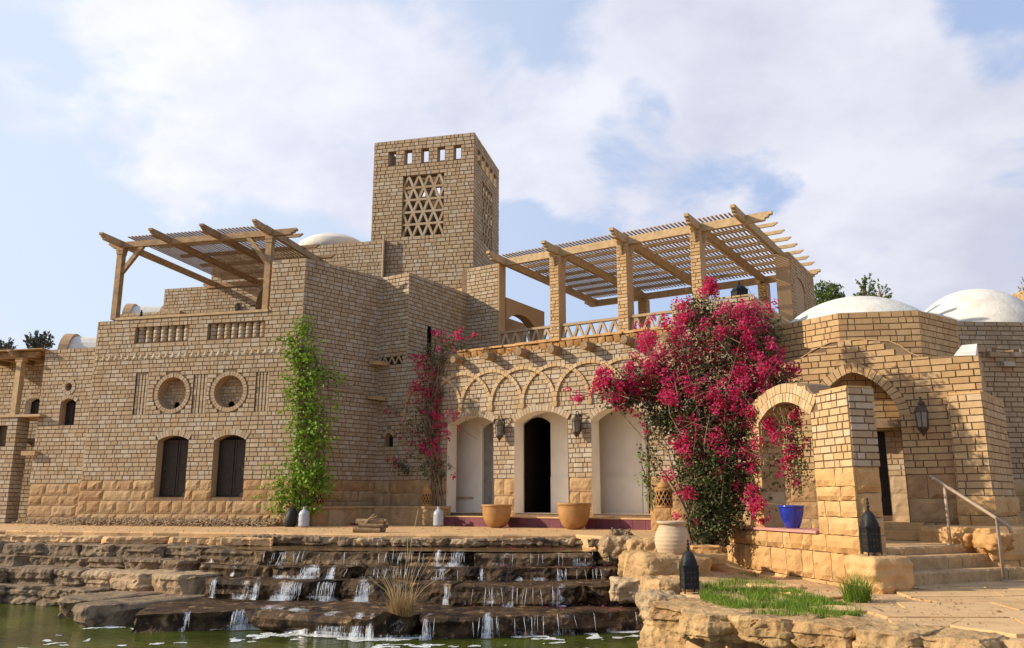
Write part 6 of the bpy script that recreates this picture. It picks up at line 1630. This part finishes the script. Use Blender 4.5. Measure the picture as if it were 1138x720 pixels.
for i in range(1020):
    p, v = blob_pts(flw, lf)
    if noise.noise(p * 2.4) < -.08 and lf.random() < .85: continue
    sp_ = lf.uniform(.05, .125); n = int(24 * (sp_ / .07) ** 1.7); t0_ = lf.random() * .55
    for _ in range(n): leaf(m, p + ball(lf) * sp_ * 1.25, lf.uniform(.019, .032), lf, min(1, t0_ + lf.random() * .45), .3, .8)
# sprays sticking out
for (px, py, Y, n) in [(a_, b_, c_, max(2, int(d_ * .5))) for a_, b_, c_, d_ in ((634, 432, 15.0, 4), (645, 446, 15.0, 6), (655, 436, 15.0, 4), (666, 411, 15.2, 8), (672, 425, 15.2, 6), (684, 434, 15.2, 8), (661, 433, 15.2, 4), (789, 317, 15.9, 18), (795, 324, 15.9, 12), (723, 352, 15.6, 8), (710, 361, 15.6, 6), (836, 543, 14.2, 14), (842, 556, 14.2, 14), (840, 568, 14.2, 12), (847, 576, 14.2, 8), (858, 452, 14.1, 12), (853, 467, 14.1, 12), (862, 482, 14.1, 9), (690, 452, 15.2, 8), (706, 460, 15.2, 6), (716, 478, 15.3, 6), (708, 431, 15.3, 8))]:
    for _ in range(n):
        q = at(px, py, Y) + ball(lf) * .11
        for _ in range(13): leaf(m, q + ball(lf) * .06, lf.uniform(.018, .030), lf, lf.random(), .3, .8)
m.build('blossom', BRACT, bo_)
m = MB(); m.tube(wobble([at(705, 446, 15.2), at(675, 440, 15.15), at(636, 436, 15.0)], lf, .01), .01, 5); m.build('long_stem', STEM, bo_); m = MB(); m.tube(wobble([at(780, 380, 15.6), at(783, 345, 15.8), at(790, 320, 15.9)], lf, .02), .012, 5); m.build('long_stem', STEM, bo_)
# planter ledge stones at its foot
for i, (x0, x1, y, z, lb) in enumerate(((766, 806, 612, -.28, 'upper sandstone slab edging the bougainvillea bed'), (772, 812, 622, -.42, 'lower sandstone slab edging the bougainvillea bed'))):
    a = at(x0, y, 13.9 - i * .4); b = at(x1, y, 13.9 - i * .4); m = MB(); rock(m, ((a.x + b.x) / 2, a.y + .2, a.z), (b.x - a.x) / 2, .22, .075, -.1, 611 + i * 5, 14, .3, .025, .01, .5); tag(m.build('planter_slab', STONEW, None, True), lb, 'stone slab')

# ---- blossom hanging inside the arch
ha = thing('hanging_bougainvillea', tuple(at(885, 470, 14.6)), 'dark bougainvillea spray hanging in the shade behind the garden arch', 'bougainvillea')
m = MB(); st_ = MB(); fl = MB()
for i in range(150):
    f = lf.random(); p = at(874 + 14 * f + lf.gauss(0, 7), 455 + 95 * f, 13.6) + Vector((0, lf.gauss(0, .15), 0))
    for _ in range(5): leaf(m, p + ball(lf) * .1, lf.uniform(.02, .035), lf, lf.random())
for (px, py, n) in ((881, 460, 14), (884, 470, 12), (876, 482, 8), (880, 500, 9), (876, 512, 10), (886, 505, 6), (872, 525, 6), (890, 492, 3), (883, 535, 4)):
    for _ in range(n):
        q = at(px, py, 13.6) + ball(lf) * .12
        for _ in range(12): leaf(fl, q + ball(lf) * .06, lf.uniform(.018, .03), lf, lf.random() * .6, .3, .8)
for i in range(6): st_.tube(wobble([at(862 + i * 3, 440, 13.7), at(872 + i * 3, 490, 13.6), at(876 + i * 3, 545, 13.6)], lf, .03), .008, 4, .5, False)
m.build('leaves', BLEAF, ha); fl.build('blossom', BRACT, ha); st_.build('stems', STEM, ha)

# ---- green vine on the house corner
gv = thing('climbing_vine', tuple(at(335, 583, A0.y - .2)), 'bright green leafy vine climbing the corner of the left house', 'vine')
YV = A0.y - .25
vb = [(334, 372, 16, 16, YV, .15, 1.0), (338, 395, 22, 18, YV, .2, 1.6), (325, 388, 12, 8, YV, .15, .4), (348, 415, 24, 16, YV + .1, .2, 1.6), (338, 440, 20, 22, YV, .2, 1.6), (342, 470, 24, 24, YV, .2, 2.2), (340, 505, 26, 24, YV, .22, 2.4), (335, 535, 32, 22, YV - .05, .25, 2.8), (318, 555, 24, 14, YV - .1, .22, 1.5), (352, 540, 18, 18, YV + .1, .2, 1.0), (340, 565, 16, 12, YV - .1, .2, .7), (302, 548, 9, 10, YV - .1, .15, .35), (370, 430, 8, 16, YV + .2, .1, .3), (355, 475, 14, 16, YV + .15, .15, .8)]
m = MB()
for i in range(620):
    p, v = blob_pts(vb, lf)
    if noise.noise(p * 3.1) < -.2: continue
    for _ in range(8): leaf(m, p + Vector((lf.gauss(0, .10), lf.gauss(0, .07), lf.gauss(0, .09))), lf.uniform(.032, .062), lf, lf.random(), .6, .75)
for i in range(46):
    b = lf.choice(vb); a = lf.uniform(0, 6.3); q = at(b[0] + cos(a) * b[2] * 1.15, b[1] + sin(a) * b[3] * 1.1, b[4] - .1); dq = Vector((cos(a) * .8, lf.uniform(-.3, .1), -sin(a) * .5)).normalized()
    for j in range(9): leaf(m, q + dq * (.035 * j) + ball(lf) * .05, lf.uniform(.03, .055), lf, .4 + .6 * lf.random(), .6, .75)
m.build('leaves', VINE, gv)
m = MB()
for i in range(9):
    x = 328 + i * 3; m.tube(wobble([at(330 + i * 2, 584, YV), at(x + lf.uniform(-4, 8), 530, YV + .1), at(x + lf.uniform(0, 14), 470, YV + .1), at(336 + lf.uniform(-10, 20), 400, YV + .12), at(335 + lf.uniform(-8, 8), 365, YV + .1)], lf, .05), [.03] + [.02] * 10 + [.008] * 2, 5, lf.random(), False)
m.build('stems', STEM, gv)

# ---- bougainvillea climbing at the recess
YBf = lambda px: B.w(B.u(px), 0, .28).y
YB = YBf(480)
cb = thing('climbing_bougainvillea', tuple(at(485, 562, YB)), 'sparse pink bougainvillea climbing the wall left of the first arch', 'bougainvillea')
fb = [(486, 373, 9, 6, 20.9, .2, .55), (508, 372, 10, 6, 20.7, .2, .6), (495, 386, 10, 6, 20.9, .2, .4), (472, 400, 10, 10, YB, .15, .8), (476, 425, 14, 16, YB, .2, 1.8), (482, 448, 12, 14, YB, .2, 1.7), (470, 440, 12, 16, YB, .2, 1.0), (488, 475, 10, 18, YB, .18, 1.1), (470, 495, 14, 12, YB, .2, .9), (484, 505, 10, 16, YB, .2, .6), (440, 512, 8, 8, YB, .12, .3), (430, 457, 5, 4, YB, .1, .22), (412, 468, 5, 4, YB + .2, .1, .2), (500, 462, 6, 8, YB - .3, .1, .3), (510, 473, 3, 3, YB - .5, .08, .12), (528, 372, 5, 3, 20.4, .1, .15), (498, 490, 6, 20, YB - .3, .1, .3), (503, 528, 4, 4, YB - .5, .08, .08), (456, 470, 10, 20, YB, .15, .4)]
fb = [(b[0], b[1], b[2], b[3], YBf(b[0]) if b[4] > 20.85 else b[4]) + b[5:] for b in fb]
m = MB()
fb = [(b[0] + (-3 if 440 < b[0] < 495 and b[1] > 395 else 0), b[1], b[2] * 1.4, b[3] * 1.15) + b[4:] for b in fb]
for i in range(235):
    p, v = blob_pts(fb, lf); t0_ = lf.random() * .6
    for _ in range(lf.choice((5, 8, 14))): leaf(m, p + ball(lf) * .08, lf.uniform(.022, .036), lf, min(1, t0_ + lf.random() * .4), .3, .8)
m.build('blossom', BRACT, cb)
m = MB(); gb = [(478, 440, 16, 60, YB, .2, 3), (468, 480, 24, 34, YB, .2, 2), (486, 390, 18, 20, YB, .2, 1.2), (480, 520, 22, 18, YB, .2, 1.2), (447, 520, 12, 9, YB, .15, .6), (505, 385, 14, 8, 20.8, .15, .4), (440, 455, 14, 8, YB, .1, .25)]
gb = [(b[0], b[1], b[2], b[3], YBf(b[0])) + b[5:] for b in gb]
for i in range(480):
    p, v = blob_pts(gb, lf)
    for _ in range(5): leaf(m, p + ball(lf) * .1, lf.uniform(.022, .038), lf, lf.random())
m.build('leaves', BLEAF, cb)
m = MB()
for i in range(16): m.tube(wobble([at(486 + lf.uniform(-8, 12), 562, YB), at(480 + lf.uniform(-8, 14), 510, YB + .05), at(478 + lf.uniform(-14, 16), 450, YB + .05), at(486 + lf.uniform(-14, 20), 380, YB)], lf, .05), [.022, .02, .018] + [.012] * 6 + [.006], 5, lf.random(), False)
for a, b in (((478, 450), (420, 466)), ((470, 505), (438, 512)), ((490, 430), (520, 470)), ((498, 470), (530, 488)), ((490, 500), (508, 530))): m.tube(wobble([at(*a, YB), at((a[0] + b[0]) / 2, (a[1] + b[1]) / 2 - 4, YB - .1), at(*b, YB - .2)], lf, .03), .006, 4, .5, False)
m.build('stems', STEM, cb)
# ---- shoots beside the third arch
m = MB(); sh = thing('green_shoots', tuple(at(718, 560, 17.3)), 'light green young shoots beside the right doorway', 'plant')
for (px, py, n) in ((712, 505, 14), (718, 512, 10), (710, 530, 14), (718, 535, 16), (724, 540, 12), (716, 552, 8), (722, 560, 8)):
    for _ in range(n): leaf(m, at(px, py, 17.3) + ball(lf) * .12, lf.uniform(.025, .05), lf, lf.random())
m.build('leaves', VINE, sh); m = MB()
for i in range(4): m.tube(wobble([at(726, 570, 17.4), at(720 + i, 540, 17.3), at(711 + i * 3, 505 + i * 3, 17.3)], lf, .02), .007, 4, .5, False)
m.build('stems', STEM, sh)

# ---- grasses
def blade(mb, p, h, lean, w, t, rnd):
    a = rnd.uniform(0, 6.3); d = Vector((cos(a), sin(a), 0)) * lean; s = Vector((-sin(a), cos(a), 0)) * w; p = Vector(p); q = p + d * .4 + Vector((0, 0, h * .6)); e = p + d + Vector((0, 0, h)); i = len(mb.v)
    mb.v += [tuple(p - s), tuple(p + s), tuple(q + s * .7), tuple(q - s * .7), tuple(e)]; mb.f += [(i, i + 1, i + 2, i + 3), (i + 3, i + 2, i + 4)]; mb.t += [t, t]
def inside(poly, x, y):
    c = False; j = len(poly) - 1
    for i in range(len(poly)):
        if (poly[i][1] > y) != (poly[j][1] > y) and x < (poly[j][0] - poly[i][0]) * (y - poly[i][1]) / (poly[j][1] - poly[i][1]) + poly[i][0]: c = not c
        j = i
    return c
m = MB(); lawn = [(776, 655), (780, 637), (815, 632), (845, 642), (880, 656), (915, 667), (966, 683), (930, 691), (860, 688), (806, 680), (780, 672)]
k = 0
while k < 13000:
    px, py = lf.uniform(770, 970), lf.uniform(636, 692)
    if not inside(lawn, px, py): continue
    p = zplane(px, py, LOW); d = noise.noise(Vector((p.x * 2.3, p.y * 2.3, 4)))
    if d < -.08 and lf.random() < .88: k += 1; continue
    blade(m, (p.x, p.y, LOW + .0), lf.uniform(.03, .10), lf.uniform(.01, .06), .005, lf.random() * .75 if d > -.1 else .4 + .6 * lf.random(), lf); k += 1
for _ in range(1500):
    px, py = lf.uniform(800, 1080), lf.uniform(640, 700); p = zplane(px, py, LOW)
    if noise.noise(Vector((p.x * 2.7, p.y * 2.7, 14))) < .22 or p.y < bank_y(p.x) + .1: continue
    blade(m, (p.x, p.y, LOW), lf.uniform(.02, .06), .03, .004, .4 + .6 * lf.random(), lf)
tag(m.build('lawn', GRASS), 'patchy green grass between the bank boulders and the garden wall', None, None, 'stuff')
m = MB(); p = zplane(957, 670, LOW)
for _ in range(420):
    a = lf.uniform(0, 6.3); r = sqrt(lf.random()) * .15; blade(m, (p.x + cos(a) * r, p.y + .1 + sin(a) * r, LOW), lf.uniform(.14, .40), lf.uniform(.08, .36), .004, lf.random() * .8, lf)
tag(m.build('grass_tuft', GRASS), 'bushy green grass tuft at the foot of the lantern block', 'grass tuft')
dg = thing('dry_grass_clump', tuple(zplane(446, 684, -.93)), 'straw coloured dry grass clump with tall stalks growing in the cascade', 'grass clump')
m = MB(); p = zplane(446, 683, -.93)
for _ in range(520):
    a = lf.uniform(0, 6.3); r = sqrt(lf.random()) * .16; blade(m, (p.x + cos(a) * r, p.y + sin(a) * r * .6, -.95), lf.uniform(.12, .36), lf.uniform(.05, .28), .004, lf.random() * .7, lf)
m.build('tuft', DRYG, dg); m = MB()
for _ in range(26):
    a = lf.uniform(-1, 1); h = lf.uniform(.45, .95); q = p + Vector((a * .12, lf.uniform(-.08, .08), 0)); e = q + Vector((a * .35 + lf.uniform(-.1, .16), lf.uniform(-.1, .1), h)); m.tube([q, q.lerp(e, .5) + Vector((-a * .05, 0, .04)), e], [.0035, .003, .0015], 4, .4 + .6 * lf.random(), False)
for (ex, ey) in ((465, 565), (500, 633), (410, 640), (455, 590)): m.tube(wobble([p, at((446 + ex) / 2, (683 + ey) / 2 - 6, p.y), at(ex, ey, p.y)], lf, .01), .004, 4, .9, False)
m.build('stalks', DRYG, dg)

m = MB()
for _ in range(420):
    px, py = lf.uniform(770, 1136), lf.uniform(632, 700); p = zplane(px, py, LOW)
    if p.y < bank_y(p.x) + .05 or (p - SF.w(0, 0, 0)).dot(SF.n) < .12 and px > 1000: continue
    s = lf.uniform(.006, .02) * (1.6 if lf.random() < .08 else 1); pebble(m, (p.x, p.y, LOW + (.03 if px > 990 else .008)), s, lf.random())
for _ in range(300):
    p = zplane(lf.uniform(20, 720), lf.uniform(584, 592), 0); pebble(m, (p.x, p.y, .012), lf.uniform(.008, .022), lf.random())
tag(m.build('pebbles', GRAVEL), 'loose pebbles and crumbs scattered over the ground and paving', None, None, 'stuff')
m = MB()
for _ in range(420):
    px, py = lf.uniform(785, 1060), lf.uniform(628, 690); p = zplane(px, py, LOW)
    if p.y < bank_y(p.x) + .05: continue
    leaf(m, (p.x, p.y, LOW + .03), lf.uniform(.012, .028), lf, lf.random(), 3)
tag(m.build('leaf_litter', DRYG), 'dry fallen leaves on the soil and lawn', None, None, 'stuff')

# ---- trees behind
def tree(name, label, px, py, Y, rx, rz, n, mat_, leafs, ground=0.0, wispy=False, group=None):
    c = at(px, py, Y); k = Y / FPX; t = thing(name, (c.x, c.y, ground), label, 'tree', group)
    m = MB(); top = c + Vector((0, 0, rz * k * .6)); m.tube(wobble([(c.x, c.y, ground), (c.x + .1, c.y, c.z * .5), tuple(c), tuple(top)], lf, .04), [.12] * 4 + [.08] * 3 + [.04] * 3, 7)
    for i in range(14):
        v = ball(lf, .5); m.tube([c - Vector((0, 0, rz * k * lf.uniform(.2, .9))), c + Vector((v.x * rx * k * .5, v.y * rx * k * .5, v.z * rz * k * .4)), c + Vector((v.x * rx * k, v.y * rx * k, v.z * rz * k))], [.04, .025, .008], 4, .5, False)
    m.build('trunk', STEM, t); m = MB()
    for i in range(n):
        v = ball(lf, .25); q = c + Vector((v.x * rx * k, v.y * rx * k, v.z * rz * k)) * 1.0
        dirn = Vector((v.x, v.y, abs(v.z) + .5)).normalized()
        for j in range(14):
            f = lf.random(); leaf(m, q + (dirn * f * .35 if wispy else ball(lf) * .16) + ball(lf) * .05, leafs * lf.uniform(.6, 1.2), lf, lf.random(), .4, .4)
    m.build('crown', mat_, t)
tree('bushy_tree', 'dense green conifer-like tree between the pergola and the low dome', 920, 336, 34, 19, 24, 170, TREELEAF, .09)
tree('wispy_tree', 'thin wispy tree rising behind the low white dome', 962, 328, 38, 9, 22, 40, TREELEAF, .09, 0, True); tree('wispy_tree', 'smaller wispy tree just right of the first one behind the dome', 978, 330, 39, 9, 14, 26, TREELEAF, .08, 0, True)
tree('grey_tree', 'grey-green tree behind the left wing, next to the vault', 48, 383, 50, 6, 12, 50, GREYLEAF, .10, 0, True); tree('grey_tree', 'grey-green tree behind the left wing, left of its neighbour', 38, 382, 50, 8, 10, 60, GREYLEAF, .10, 0, True); tree('grey_tree', 'leftmost grey-green treetop behind the canopy', 6, 387, 52, 7, 8, 36, GREYLEAF, .10, 0, True)
tree('bare_tree', 'bare wispy treetop at the right edge above the cliff', 1140, 320, 60, 10, 8, 8, GREYLEAF, .07, 8, True)
